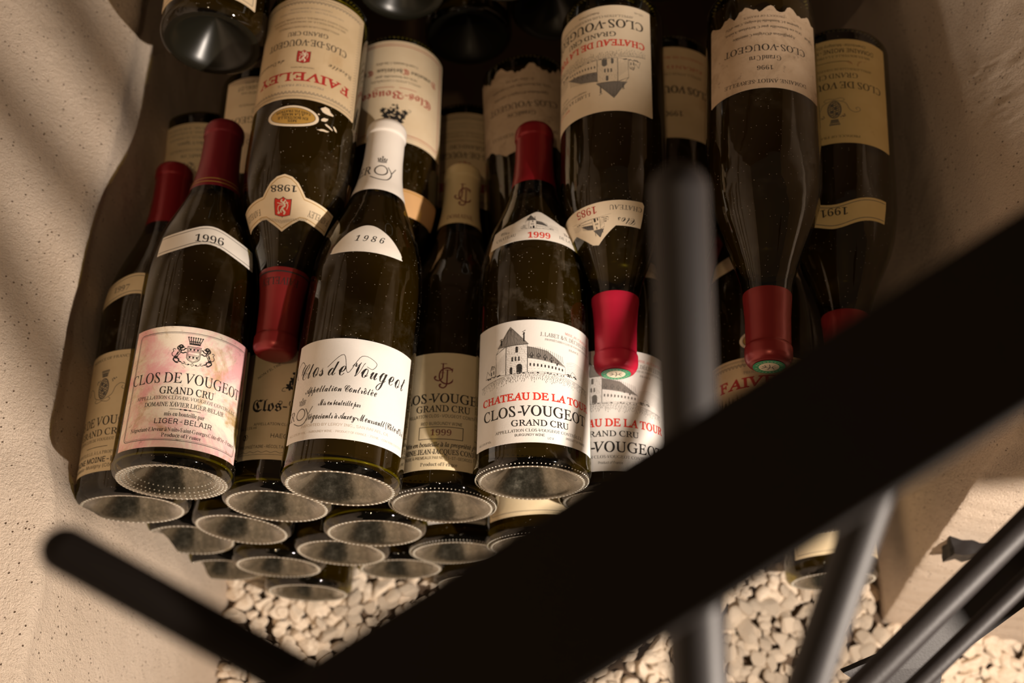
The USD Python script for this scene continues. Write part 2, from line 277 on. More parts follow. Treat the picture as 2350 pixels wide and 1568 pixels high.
# ------------------------------------------------------------------ glyph outlines and lettering
CH = '()*+,-./0123456789:;<=>?@ABCDEFGHIJKLMNOPQRSTU'
IX = {c: i for i, c in enumerate(CH)}
GLYPHS = {}
for line in r'''
SA99"2>2P2>2S2C2S2I3)2O313O5(3Q5,3T5,4=3*4C2T4K2S4L2P3Q2P3Q2S4+2T4-3)4,333U3D343D323C3)322T3*3*2T322S322P~363J3U3I3K4A3J4@
SB94"2I2P2I2S2R2U2T3)2U3/2T4G2R4P2Q4Q2N4S2F4U2F5)3E5)3M5(4*4R4/4N444H474;43414*4,3S4*4/3S433P493I4=3<4=374<31453)4-2S3S2Q~364,3C4,3J4-3P403T454(4>3S4G3P4K3M4O3G4Q3A4S374R344P3440~3530383(3<2U3H2U3Q3)3U3,4,324-3<4+3C4)3H3T3M3N3R3H3T3?3U363T343R343I
SC101"2K3E2H3Q2J442O4B3+4O354U3A5+3R5+424U474U485+4;5+4>4;4;4;464H424M4,4R3R4U3D4T3>4Q384M314D3-4;3+4,3+3Q3/3D35373<3/3A3+3H3(3P2T4)2T433)493,4?314C384D384F364F344=3(452Q4+2N3J2N3?2Q352U3+3/2O3<
SD108"2H2P2H2S2R2U2U3-2T4@2S4K2R4P2O4S2L4T2F4U2E5)3K5)3U4T4/4Q4:4I4B4@4G484L3R4L3G4K3A4F374@30442U3S2Q~353-3:3(3A2U3N2U3U3)413047384:3>4;3G4;3S46494.4E3R4N3J4Q3B4S394S344P334C3434
SE97"2I2P2I2S2R2U2U3-2T4@2S4K2R4P2O4S2L4T2F4U2F5)465)484B454B414M4.4O4)4Q3N4S3:4S374R344P3444354,3E4,3L4-3O4/3R433S4:3U4:4(454(3E3S3E3P3P3L3T3D3U353U343T353-373)3;2U3T2U4-3)423+483/4<344?3=4B3=4?2P
SF87"2I2P2I2S2P2S2R2U2U3-2T4E2T4K2Q4Q2M4T2G4U2F5)425)444@414@4/4G4+4N3R4Q3I4S3<4S374R354P354.364+3G4,3K4-3P423R493U493U3C3S3C3Q3M3N3Q3K3S3F3T363T373/383)3:2U3=2S3E2S3F2P
SG116"2M3B2H3T2J472P4D3,4P365(3B5+3T5+405)4:4S4?4S4C5+4E5+4F4R4G4:4E4;4A4C4;4J424Q4+4S3S4U3D4T3<4P364K324E3.4<3,423,3U3,3N303A36363;303C3*3I2U3Q2S422S493)4<3-4<3C4:3L453O4,3P4+3R4U3R4U3P4N3O4J3K4J3D4K3*4J3)4<2P422N3N2N3G2O3;2S3-3.2R38
SH112"2I2P2I2S2O2S2R2U2U3-2T4@2S4K2R4P2O4S2L4T2F4U2F5)3?5)3@4U3<4U364R344K3441354-374,444,454.454G434P4/4S3U4U3T5)4N5)4O4U4G4T4E4R4B4K4C354D3,4F3)4I2T4Q2S4Q2P4*2P4*2S402S442U463-453Q433T403T383T343R3531363*392U3C2S3C2P
SI52"2I2P2I2S2P2S2R2U2U3-2T4E2T4K2Q4Q2M4T2G4U2F5)3A5)3A4U3<4U384S354M3637363.383(3>2S3B2S3D2P
SJ55"2B3*2A302D342J342O312Q3,2P3*2R2T2S2S3)2R3*2S3,3+3*4L3)4P2T4S2O4T2J4T2I5)3D5)3E4U3>4T3;4S394O3;3=3:34383*332Q3/2O2P2N2H2Q2E2U
SK97"2I2P2I2S2O2S2R2U2U3-2T4@2S4K2R4P2O4S2L4T2F4U2F5)3?5)3?4U374S344P344.354*374*4)4L4*4R3U4T3N4U3N5)4C5)4C4U4<4S474P3B4-4>3.4G2U4L2S4Q2S4Q2P3T2P3T2S4/2T403(4/3,373T343S353-392U3D2S3D2P
SL96"2K2P2K2S2S2T3(3+3(4E3(4J2T4Q2P4S2H4U2G5)3A5)3A4U394S374P364K3735383+3;3(3>2U4*2U413)4:3.4?354A3>4D3>4C2P
SM126"2H2P2H2S2O2S2Q2U2T3-2T4C2S4O2N4S2F4U2F5)335)3S3:4B5)5/5)5/4U5+4U4T4S4Q4L4R394S3-4U3(5+2T522S522P492P492S4=2S4B2U4D3-4C4E4A4D3R2Q3O2P3,4F3+4C3,313/3(322T3:2S3;2P
SN107"2I2P2I2S2O2S2R2U2U3-2T4F2S4N2P4Q2K4T2F4U2F5)3-5)413C483;493;484J454R414T4*4U4)5)4J5)4J4U4D4T4A4R4?4M4@2T4?2M4<2N3-4B3,4=3-3-3/3(322T3;2S3;2P
SO110"2L3?2I3J2H3R2J452O4@2T4H314S395)3B5+3R5+4,5)434T4=4M4A4I4H4>4M404N3T4M3K4K3A4F354@3.482T4/2P3U2N3F2N3=2P342T3,3,2S33~3-3F35313:3+3B2T3J2R3S2S4,3(4533493:4<3H4<4/464E424K4*4R3N4U3D4U3=4Q384M324E3.4:3+4(
SP86"2I2P2I2S2R2U2U3-2T4G2R4P2Q4Q2N4S2F4U2F5)3G5)3R4U4*4Q414L454D464?4747434.4+4(3P3R353R343P363+382U3;2T3E2S3E2P~364)3>4(3H4)3O4,3S413T463T4>3P4I3J4O3F4Q3=4S374S344P344.
SQ110"3-283A2N3?2P352S3,3,2R342N3;2I3K2H3T2I4/2M4<2O4B3*4M334T3<5*3G5,3Q5+4+5)444S4?4K4F4@4J474M3T4K3E4E37483)4,2P3G2N3A2G3Q2F4<2?4F2>4O2B4U2J5(2J5*2H4P2<4H274B2543253B2<392;30253.27~3,3G34333:3+3>3(3G2S3Q2S4(2T4/3+4534493<4;3G4<3Q4;4/464C404L4*4Q3O4U3B4T384N324E3.4<3,423+3U
SR97"2I2P2I2S2R2U2T3)2U3/2T4G2Q4Q2N4S2F4U2F5)3J5)3U4U4,4R424N464H484C4:4<4945434-3R3S4>3.4E2U4I2S4M2S4N2P472P3D3R3C3S353S343R353/373)392U3<2S3D2S3D2P~344I354*374*3E4*3M4,3S404(464)4<3T4G3P4M3K4P3E4R394S364R344O
SS79"2Q2N2L3A2P3A2U353-3-333(3;2S3E2S3J2U3N3+3O343M3<3G3D3=3M3.4+2R452O4;2L4D2L4K2N4P2S5(3.5+3=5+3G5(3L5(3N5+3P5+3T4<3Q4=3N4G3H4N3?4T314T3,4P3+4I3-4A314<3=413O3P4(3I4-3;4.364-3-3U2S3R2Q3I2N3:2O3-2S3(2S2T2P2T2N
ST90"2D4@2C5)4:5)4=4?4:4?464J444M404P4*4R3J4R3H4P3I3/3K3)3N2T4+2S4,2P3,2P3,2S342S383(3:3-3:4H384Q374R3(4R2Q4Q2L4N2I4I2G4?
SU105"3(362S3?2R3E2R4L2Q4P2M4S2C4U2C5)3?5)3?4U3:4U364S334O324K343=36353;3/3D3)3O2U4(2U413+46324839483J474J434R4/4T4(4U4(5)4I5)4J4U4E4U4@4R4>4K4?3<4=30483(412Q4+2O3B2O3<2Q342U3-3,
SV93"2<4U2<5)365)364U314U3.4S3,4N3:3@3<38434K444O424S4/4T4(4U3U5)4F5)4F4U4B4T4?4R4:4K372N342N2Q492J4N2F4S2A4U
SW127"2=4U2=5)375)374U314U3.4S3,4N3<3<3Q4?3M4O3J4S3F4T3@4U3?5)485)484U434U404S4.4N493L4>3=4R4C4T4M4T4Q4O4T4H4U4H5)585)594U564U524S5,4G492N462N3T45372N342N2K4N2G4S2B4U
SX98"2C2P2C2S2H2S2L3(2S3/3?3S2S4N2O4Q2J4T2B4U2A5)3?5)3?4U384T354Q384I3H404/4L4/4P4.4S4)4U3R4U3R5)4F5)4F4U4C4U4?4S474K3L4*4+3A4:3*4@2T4J2S4K2P3L2P3L2S3T2S4)3(3T313C3L30343-3-3.3)3/2U322S3:2S3;2P
SY88"284U275)345)344U3,4S3*4Q3*4N3D3U3U4C4+4M4+4P4*4Q3S4T3L4U3L5)4@5)4?4T4;4S484Q414G3H3N3H3/3I3)3L2T3N2S4*2S4*2P3,2P3,2S362T393)3:3F393O2I4M2C4R2>4T
SZ98"2M2P2M2S3S4Q3R4R324R3+4Q2Q4L2M4E2L4@2J4?2I4D2J5)495)494U343(4+3(443)4:3-4?334A3=4D3=4E3;4C2P
Sa73"3)353+3:333A3?3G3O3L3O4/3K433G453>4539433741374/3;4)3;3Q373M3/3M3+3R3+4+3/41334538473@493M494+454/41433U433+443)4:3)4:2U462Q4/2N4)2N3T2O3Q2S3P3)3L3)3I2T3A2P392N332O3/2P3+2U3)3+~3;383<3,3>3*3F3)3K3+3O303O3G3J3G3F3E3?3@
Sb77"2T4T2T5)3?5)3?413B413G463M494(494-484245484.4;4)4=3L4=3<4:33473-412U4,2Q3Q2N3I2N3A2Q3;3(373(3-2O3-4N3+4S~3?3/3@3*3E2S3P2S3S2U4)3,4+394+3N4*3U3U4-3P413H413C4/3?4+
Sc62"3(3@3)3K3+3R304-38453C493N494)464-414/4,4/3U4.3R4)3O3S3O3P3R3O4(3O403O423L453C453?433;4,393S393B3;3;3=343B3.3I3+3T3+4*3,4/30413/403-3U2S3I2N3A2N372R313)3-3.3)37
Sd79"3(3?3)3L3+3T3/4.37463?493E493L473Q413U423U4N3R4S3K4T3K5)495)493,4;3)4@3(4@2S422Q3U2O3U3*3Q3*3M2S3G2O3=2N392O352R3/3)3,3/3)36~3;373=3/3>3,3B3)3K3(3O3*3S3.3U323U4*3T4,3P403L413D413A403=4,3;3O
Se64"3(3A3)3P3-4+314038463>493L493U444-4-403Q413G3:3F3;3=3=363B3.3H3+3U3,4,3/4/3341314-3,3S2R3H2N3=2O352S3.3-3*35~3;4+3:3L3P3L3O4.3M423J453B453?43
Sf45"2U2P2U2S3,2T3.3(3/3*3/402U412U473/48304I334P394U3C5+3M5+3Q5*4*4S4,4O4,4H4)4C3Q4B3M4F3M4M3O4R3N4U3D4T3A4P3A4K3A483M473M413B413A403A3*3F2T3L2S3L2P
Sg69"2U2=3(2D3-2I322J3+2Q3)2S3*3.3/34393:333=3-3B3)3J3)4)3-4033453?493J493R474847484/4.4.423T423I4/3B4*3=3S3;3M393=3939373733373/3:3-3U3,423(452S472M472C442<4/273T233H213=2135233.253)2:~312>352938283>273N274)294,2;4/2?4/2D4,2G3T2I362I312B~3:4+3;3D3<3A3?3>3I3=3M3A3O3H3O4*3M413J443@453<41
Sh81"3(2S3-2U3/3*3/4O3,4S3(4T3(5)3A5)3A4/3D4/3K453O483T494-4943474743494/4;4)4;3,4=2U4B2S4B2P3P2P3P2S3U2U4)3+4)4(3U4.3R4/3I4/3F4-3A3U3A3-3C2U3H2S3H2P3(2P
Si41"3(2S3-2U3/3*3/403-433)443)483A483A3*3D2T3H2S3H2P3(2P`3/4J3/4R345*385+3;5+3@4U3A4R3A4J3@4G3<4D364C334E
Sj44"2F2=2F2D2G2G2K2I2O2I2S2G2U2B2T2?2Q2;2Q282S273.27312:322?324.31423-443)443)473C483C2E3B2@3?2;3;2634233.212S222M252I27`304M304P324U365+3;5+3@5)3B4T3C4K3A4H3=4D394C344E324G
Sk76"3(2P3(2S3-2U3/3*3/4P3.4S3)4T3)5)3A5)3A3H3E3G4+4.4+424(443Q443Q484>484>44474342403Q3O4=3*4B2T4E2S4E2P3R2P3R2S4(2T4*3(4*3*3H3B3D3B3A3?3A3-3B3(3D2T3H2S3H2P
Sl41"3(2S3-2U3/3*3/4O3.4S3)4T3)5)3A5)3A3*3D2T3H2S3H2P3(2P
Sm119"3(2P3(2S3-2U3/3*3/4/3,433(443(483A483A4.3D4.3K453S494,4943474743494-4<4-4?424C454L494U495+475041534(533+552U5:2S5:2P4I2P4I2S4M2U4O3*4O4)4N4-4J4/4A4/4=4-494(493,4<2U4A2S4A2P3O2P3O2S3T2U4)3+4)4(3U4,3R4/3H4/3E4-3A4(3A3*3C2U3G2S3G2P
Sn81"3(2P3(2S3-2U3/3*3/4/3,433(443(483A483A4/3D4/3K453T494-49434747434;4)4;3,4=2U4B2S4B2P3P2P3P2S3U2U4)3+4)4(3U4.3R4/3I4/3F4-3A3U3A3-3C2U3H2S3H2P
So71"3(3?3)3M3,4)34433?493K493T47404/463R483H483?4532413+4+2T3O2O3?2O342U3-3/3+34~3:3L3;323<3,3A2S3L2S3Q3(3S3-3T383S4(3Q403N443K453B453=40
Sp79"3(213(253,263/2:3/4/3.433(453(473@483@4.3D4.3E413K473Q494+494047494/4=3U4?3N4?3;4=33493,422R4)2N3Q2N3M2O3D3)3A3(3A2<3D273H253L253K21~3A313C3-3F3)3J3(3P3(3U3*4+304-3>4-3P4)4-3R413J413G4/3A3U
Sq77"3)393)3I3+3S304-37443@493K493S464+414.414949492:4;264@254@213K213J253Q263T283U2:3U3(3Q3(3K2Q3D2N3?2N382P352R3-3-~3;3?3<323@3+3D3)3N3)3S3,3U3/3U4-3S403P433L453D443B433>4/3;3R
Sr61"3(2P3(2S3-2U3/3*3/403-433)443)483@483A4,3D4,3J443Q494*494-4840454241424,4/3T4)3S3O4-3H4-3D4)3A3P3A3+3D2U3L2S3L2P
Ss61"3,39313.382U3<2S3F2S3J2U3M3)3N3,3M343G39373@313E3-3L3,4(3/4138483=493E493M473T474(494(3S3Q4/3L433H453<443941374.384)3:3T3P3I3U3E4)3A4+3<4+313U3)3O2Q3G2N3@2N362R302R3,2O
St48"3)413)46374D3@4P3@483N483N413@403A3.3D3+3J3+3L3+3P313Q313M3)3E2O3@2N372O332Q302U3/3,3/40
Su80"2U442U483?483@3.3D3*3N3*3Q3+4(304(4-3T433Q443M443M484948493.4<3)4A3)4A2S452R4(2O4(3*3R3+3N2S3E2O3;2N352Q322S3/3+3.313.4.3+43
Sv65"2Q442Q483D483E453>433=403G3@3I3=3L3=4+4.4+414(433Q443Q484548454542434/414+4*3D2N3C2N3A2S3,4,2U43
Sw93"2O452P483?483?443;4339403D3@3E3>3H3>3R3U3O423L443I453I484948494446444342434.4<3A4@3B4K4/4J434D444D484T484T454O424L4,452N3U3L3Q3L3A2R3?2N3>2O3(4.2S43
Sx68"2S442S483E483E443@433?403H3P3L3O3U4,4)404)423T443P443P484748474540414*4,3L3J433)462T492S492P3F2P3F2S3L2U3M3*3B3;3>3;333+333(362S3:2S3;2P2S2P2S2S3*2U313-3?3@3,403)43
Sy63"2Q2:2Q2C2S2E3)2G3.2F302D322;382;3?2B3C2N3-4*3(432Q452Q473D483D443>433=423=4.3H3>3I3=3L3=4*4.4)423T443Q443P474448444441434-4-3C2F3=2:382530213,212U232R27
Sz62"2U2P3(3(3H4235423.4-3*3R3+474/484/433=3(3J2U3T3+4*3/4/384-2P
S080"3)3I3)463,4E304O395+3C5/3P504,5-405*464Q4;4H4>4;4?3I4:35453-4/2T3S2O3G2O3?2Q382U313/3,3;~3<4:3=3:3A3/3E3+3G3*3O3*3R3+4)334+3>4,4:4)4N3S4S3P4U3E4T3B4R3?4K
S180"3,4C3*4K364O3K5/4)5/4)304+3,4.3*4=3*4=2P322P333*3A3*3E3.3E4N3A4N364B334@3.4A
S280"3)2P3)313C3K3M4)3S443U4>3U4M3S4P3N4U3D4U3?4S3<4P394I394<324=3,4A3*4E3+4Q315*375-3=5/3O504+5-425)454T494N494@474:414/3U3R343240334537473;483@4=3A4=2P
S380"3(303(353*393-3<313=3234373.3@3+3L3+3Q3-3U324+3;4+3D4)3H3R3O3H3S393T394/3I4/3N423R463U4B3U4G3S4O3P4S3K4U3C4U3?4T3<4Q394K394?364?3.4A3+4E3)4H3)4O3+4S345-3A503R5/405+454T494N494A46494/413S4,4+4*423U4:3M4=3D4=384:31473-4/2T3U2Q3K2O3?2O342Q3/2T3+3*
S480"2T3=2T3G2U3I3O5.425/423G4A3G4A3=423=4231463+493*4@3*4@2P3?2P3?3*3G3*3K3+3M3.3O323O3=~3C4=3-3G3N3G3O3H3O4M3K4M
S580"3*3/3*363+39313<33353531393-3?3+3H3+3M3,3P3-3U344*3?4*3E4(3N3U3Q3N4(3H4*3:4*314(3-4*315/475/474B434B414J4.4M374M354239413?433N434*41454*4:3P4<3I4<3;4931463-4-2T3Q2P3K2O3?2O352Q3-3)
S680"3+3I3+4-3,47324I374Q3A5+3M504.5/495*4<4R4<4K484E414C4/4C4.4L4,4R4)4U3L4U3H4S3C4N3?4H3;443<4/3@4/3E423L444+434340494*4=3R4?3K4?3=4<33493-402S3U2O3I2O3A2Q392U333/3-3=~3;3R3<3B3>383C3/3F3,3J3*3P3*3T3+4+324-3:4-3J4)3U3P4+3H4+3B4)
S780"3+4>3+5/4?5/4?4S3E2P3=2P3=2R454L364M334K314H3/4>
S880"3)373)3B3+3H323P3=4)31433-4;3,4I304S335(395-3E503U5/415+454U4:4M4;4E4;4?484943444)4.4(4,453S4;3M4?3F4?374;3-422S4)2P3P2O3D2O392Q313(3+3/~383?39343;303@3+3G3)3N3)3U3+4-304/354/3>4.3B3U3J3I3Q3C3Q3=3L393E~3=4@3?4<3D463L423Q424)484,4>4-4H4)4P3Q4U3E4U3B4T3?4P3=4J
S980"3)433)4B3+4J314S375+3A5/3M504,5+434S484K4<4?4=464=3R493=45334.3*3R2Q3H2O3;2O332S303(3-3.3-34303831383530393,3>3*3J3*3M3+3R3/4)384+3@4-3T4(3T3Q3O3I3K3<3K363N313R3,4+~3;443=4.3A4)3D3U3Q3U3U4)4+4-4-404+4D3U4N3P4S3H4U3B4S3?4P3=4L3;4D
S-45"3(3M3I3M3I3B3(3B
S,37"3(2>3,2P3/323;323=313;3*312>
S.37"3,2T3,3-3-30313236333<303=3-3=2T3:2O372N322N3/2O
S'32"3-453+5)385)36433.43
S&102"3*363*3B3-3K343R3>4+3548334=334I364O394T3B5*3S5+4.4U434Q464K464@454;40434)4-3R4*3R4)4=3>4B3E4G3S4S3T4S3P4O3D4F355+2P4I2P4=3-452U4)2P3P2O3>2O382R313(3-3,~373839333=3/3E3+3O3+3U3-413245353F3Q3=3K383E363@~3>4E3?4>3B493J413R474(4<4*4B4*4E3U4L3Q4N3J4O3E4N3@4J
S(42"3(3>3(4*3,4;314F384S3<5)3G5)3B4O3;4B3642343L343<383,3<2N3B2B3G2:3<2:352C3,3(
S)42"2T2:3,2B332Q363,393<393T36473/4I2T5)325)3;4J3B4;3F3R3F3>3B3(3;2F322:
S%116"483G4:3S4?4-4G414Q415)4.5.4)503R533G5234503-5-2T5)2Q4P2O4H2O4?2S4:3-4834~4B3G4D304H3*4O3*4S3.5)395)3F4T3R4O4(4H3U4D3P`3;2P3=2T4D5)4O5)3F2P`3)423*4F3,4O304T385+3B5+3H5(3L4R3O4M3R4@3R443Q4,3P3U3K3N3F3J3B3I393I343K3.3P3*4+~334A354)393R3@3Q3E4(3G4/3H4?3F4I3E4L3@4P3<4P394O354J
S/52"2Q2P3G4U3I5)3T5)3S4T302Q
S·84"3/5)4:5)4:2P3/2P~363)433)434P364P
IA99"2>2P2>2S2D2S2K3)2S314=5(4@5,4C5,4@3*4D2T4L2S4L2P3Q2P3R2S4-2T4/3)4133413D3>3D3;3C3-323)3*3+2T332S322P~3A3J423I434A424@
IB94"2I2P2I2S2S2U3(3)3*3/3=4G3>4P3=4Q3;4S344U345)435)4;5(4D4R4I4N4L4H4K4;4D414:4,454*4=3S4@3P4D3I4D3<4C374@31473)4.2S3S2Q~3F4,3S4,4,4-434048454=4>4=4G4;4K484O444Q4.4S3Q4R3O4P3E40~39303:3(3=2U3I2U3S3)4*3,4032443<453C443H423M4-3R4)3T3N3U3D3T3B3R3?3I
IC101"2U3E3(3Q3.44384B3E4O3Q4U405+4@5+4M4U4R4U4U5+5*5+4R4;4O4;4N4H4L4M4G4R4?4U424T4*4Q3R4M3G4D3A4;3;4,393Q383D3;373@3/3D3+3I3(3Q2T4*2T453)4<3,4C314I384J384L364L344?3(452Q4*2N3I2N3?2Q362U3.3/3)3<
ID108"2H2P2I2S2S2U3*3-3;4@3>4K3>4P3<4S394T344U345)495)4B4T4I4Q4R4I5)4@5,485,3R5)3G4S3A4L374D30452U3S2Q~383-3<3(3B2U3O2U4)3)45304>384B3>4F3G4I3S4J494F4E4>4N464Q4/4S3T4S3O4P3J4C3:34
IE97"2I2P2I2S2S2U3*3-3;4@3>4K3>4P3<4S394T344U345)4R5)4N4B4L4B4J4M4H4O4D4Q4;4S3U4S3Q4R3O4P3F443E4,3U4,4.4-424/4643494:4;4:4;45413E4/3E4/3P4,3T3S3U3D3U3C3T383-393)3=2U3U2U4.3)443+4;3/4A344F3=4J3=4?2P
IF87"2I2P2J2S2Q2S2T2U3*3-3=4E3?4K3>4Q3:4T344U345)4N5)4J4@4G4@4G4G4D4N4?4Q464S4)4S3R4R3O4P3F4.3F4+4)4,4-4-444247494;49413C4.3C4/3M4-3Q4+3S3U3T3D3T3:3/3:3)3<2U3>2S3F2S3F2P
IG116"3(3B3)3T3/47394D3G4P3R5(415+4B5+4L5)4U4S5,4S525+545+534R5-4:5+4;5)4C4S4J4L4Q4G4S4A4U424T4(4P3O4K3I4E3C4<3>423:3U393N393A3<363?303E3*3K2U3R2S432S4:3)4?3-4E3C4F3L4A3O493P493R543R543P5-3O5(3K4S3D4N3*4L3)4<2P412N3N2N3G2O3<2S303.3*38
IH112"2I2P2I2S2P2S2S2U3*3-3;4@3>4K3>4P3<4S394T344U345)4.5)4.4U4)4U3Q4R3M4K3E413E4-3G4,4C4,4F4.4L4G4M4P4J4S4B4U4B5)5<5)5<4U554T514R5-4K4I354G3,4H3)4K2T4Q2S4Q2P4*2P4*2S412S452U493-4B3Q4B3T4>3T3F3T3B3R3931383*3:2U3C2S3C2P
II52"2I2P2J2S2Q2S2T2U3*3-3=4E3?4K3>4Q3:4T344U345)4/5)4.4U4*4U3S4S3N4M3;373:3.3:3(3?2S3C2S3D2P
IJ55"2E3*2F302I342O342S312T3,2S3*2S2T2T2S3)2R3+2S3.3+3C4L3C4P3A4S3<4T374T375)435)424U4+4T4(4S3S4O3C3=3?343:3*342Q3.2O2O2N2I2Q2F2U
IK97"2I2P2I2S2P2S2S2U3*3-3;4@3>4K3>4P3<4S394T344U345)4.5)4-4U3R4S3N4P3E4.3D4*3F4*4B4L4D4R4B4T4<4U4=5)515)514U5)4S4Q4P3R4-4B3.4I2U4M2S4Q2S4Q2P3T2P3U2S402T413(413,3E3T3B3S383-3:2U3E2S3D2P
IL96"2K2P2K2S2T2T3+3+3?4E3@4J3@4Q3=4S364U365)4/5)4/4U3T4S3Q4P3N4K3<353;3+3=3(3?2U4,2U433)4>3.4D354I3>4L3>4C2P
IM126"2H2P2I2S2P2S2R2U3)3-3=4C3?4O3;4S344U345)3P5)4,3:505)5K5)5K4U5F4U5A4S5<4L5+395(3-5)3(5,2T532S522P492P4:2S4>2S4D2U4G3-5,4E5*4D3R2Q3O2P3D4F3B4C3031313(332T3;2S3;2P
IN107"2I2P2I2S2P2S2T2U3*3-3=4F3>4N3=4Q394T344U345)3I5)4;3C4?3;4@3;4Q4J4P4R4M4T4F4U4F5)585)584U524T5-4R5*4M4A2T4?2M4<2N3C4B3A4=303-313(332T3<2S3;2P
IO110"2U3?2U3J3(3R3/45364@3=4H3L4S3U5)415+4A5+4H5)4O4T5)4M5+4I5/4>50405.3T5+3K4S3A4K354D3.492T4/2P3T2N3E2N3=2P352T3.3,3*33~373F39313=3+3C2T3K2R3S2S4-3(4:334@3:4G3H4M4/4M4E4K4K4E4R4<4U424U4*4Q3R4M3I4E3B4:3:4(
IP86"2I2P2I2S2S2U3*3-3=4G3>4P3=4Q3;4S344U345)455)4@4U4E4Q4J4L4L4D4L4?4J474C4.4:4(4/3R3C3R3A3P383+3:2U3<2T3E2S3E2P~3E4)3M4(4)4)414,464149464;4>4;4I464O434Q4*4S3R4S3O4P3E4.
IQ110"2U283@2N3?2P362S3.3,3)342U3;2U3K3)3T3,4/334<384B3C4M3N4T4*5*465,4@5+4G5)4O4S5)4K5.4@5/475-3T4U3E4K374:3)4,2P3G2N3>2G3N2F472?4A2>4K2B4S2J4U2J5(2H4J2<4A274:254+253<2<332;3)252U27~373G38333<3+3@3(3H2S3R2S4)2T423+4:344@3<4F3G4J3Q4L4/4L4C4I4L4D4Q4=4U4/4T3R4N3I4E3C4<3=423:3U
IR97"2I2P2I2S2S2U3(3)3*3/3=4G3=4Q3;4S344U345)485)4B4U4G4R4L4N4N4H4O4C4N4<4L454C4-423S4B3.4G2U4J2S4N2S4N2P472P3R3R3Q3S3C3S3B3R393/393)3:2U3=2S3E2S3D2P~3L4I3D4*3F4*3T4*4/4,46404;464>4<4>4G4;4M474P424R3T4S3Q4R3N4O
IS79"2Q2N2U3A3*3A3,35303-353(3<2S3F2S3K2U3P3+3T343T3<3Q3D3J3M3=4+3745354;354D374K3:4P3A5(3K5+4,5+455(4:5(4=5+4?5+4;4<484=474G444N4-4T3M4T3G4P3C4I3C4A3E4<3N414.3P433I453;4436403-4(2S3R2Q3I2N3:2O3-2S3)2S2T2P2S2N
IT90"3,4@325)5)5)4R4?4P4?4O4J4M4M4K4P4E4R464R444P3L3/3M3)3O2T4,2S4,2P3,2P3-2S352S3:3(3=3-3R4H3S4Q3R4R3C4R3=4Q384N334I3.4?
IU105"3-363-3?3.3E3=4L3=4P3:4S304U315)4-5)4-4U3U4U3Q4S3M4O3K4K3;3=3;353>3/3F3)3P2U4)2U433+4:324>394D3J4P4J4N4R4K4T4D4U4D5)585)584U524U5-4R5)4K4F3<4@304:3(412Q4+2O3B2O3<2Q362U303,
IV93"3*4U3*5)3R5)3R4U3L4U3I4S3E4N3B3@3C384L4K4N4O4M4S4K4T4D4U4D5)545)544U504T5,4R4S4K372N332N3649364N334S3/4U
IW127"3*4U3+5)3S5)3R4U3M4U3I4S3F4N3C3<494?494O474S444T4.4U4.5)4T5)4S4U4O4U4K4S4H4N4E3L4E3=5:4C5@4M5@4Q5<4T564U565)5T5)5T4U5R4U5M4S5D4G492N452N4845372N342N374N344S3/4U
IX98"2C2P2D2S2H2S2N3(3(3/3L3S3?4N3<4Q374T3/4U305)4.5)4-4U3S4T3P4Q3P4I4+404H4L4J4P4I4S4E4U4?4U4@5)545)544U504U5,4S4P4K4.4*443A4=3*4A2T4K2S4K2P3L2P3L2S3U2S4+3(4*313O3L3534303-303)312U332S3;2S3;2P
IY88"2S4U2S5)3P5)3P4U3G4S3E4Q3D4N3R3U4>4C4D4M4E4P4D4Q4@4T494U4:5)5.5)5-4T5(4S4R4Q4H4G3T3N3L3/3K3)3M2T3O2S4+2S4*2P3,2P3-2S372T3;3)3D3F3E3O344M3/4R3+4T
IZ98"2M2P2M2S4?4Q4?4R3M4R3E4Q3<4L364E344@314?324D385)4U5)4U4U363(4-3(463)4=3-4D334I3=4L3=4L3;4C2P
Ia73"2O362S3E3)3N304*39423?463H483P473T414(4643463S353R3*4)3+4033423242304*2U3T2Q3M2N3I2O3G2Q3F3*3I383@3+382Q3.2N2U2O2O3(~3-343.3-303*363)3;3,3F393L3F3P3R3Q4-3N433K443E433@41394)343M303B
Ib73"2O3)364M364T334U3-4U3-5*395+3@5.3E5.3E5+394,3:4,3C453J473R484.45434/454(453K433A4*333M3)3B2Q362N3,2O2Q2S~3-3/3-2U312S3<2S3F3+3L313S3=4)3L4(3U3T4+3P4/3L413E403@4-3;4(373O333D
Ic64"2P332P3?2S3I3*3S334.3?453K483T474,434-404-4*4,3U4(3S3Q3S3N4(3N4-3Q413P433J443A413:4+363R303D3.3;3/33313-343)392U3C3(3J3+3S343U303N3*3G2S3@2O3:2N312O3+2Q2U2U2R3,
Id76"2N3.2O3:2S3E3,3R354.3=443E473Q474(444/4N4/4S4+4U3T4U3T5*425+495.4>5.4>5+3T3/3T3*4(3)4,3)45334832473/4,2Q3R2N3L2O3I2S3I3,3K363D3,3=2S372O312N3*2O2T2Q2P2U~3-383.3-313)333(373(3=3+3G363O3F3S3R3T4.3P433I443C41393U333K3.3>
Ie61"2O312O3=2S3H3)3P344.3:433E473R473U464*434+414+4)4(3P3Q3L3A3D3/3A3.3>3.31303-333*3:2U3@3(3J3-3P333R333S303L3)3G2S3>2O302O3*2Q2S2U~373U303D333D3>3G3H3N3M4)3N403M423L433H443?40
If42"2<252<2:2>2<2C2>2F2<2F242H232K252O2:2S2H314.31412Q412S453246344@384J3<4Q3C5*3K5.3U5.4*5-4/4U4/4O4-4L3R4L3Q4N3R5(3N5+3J5)3G4T3D4O3@4?3?463O453N413>413=4/393G312S3-2F2U2:2O232I2/2B2/2@21
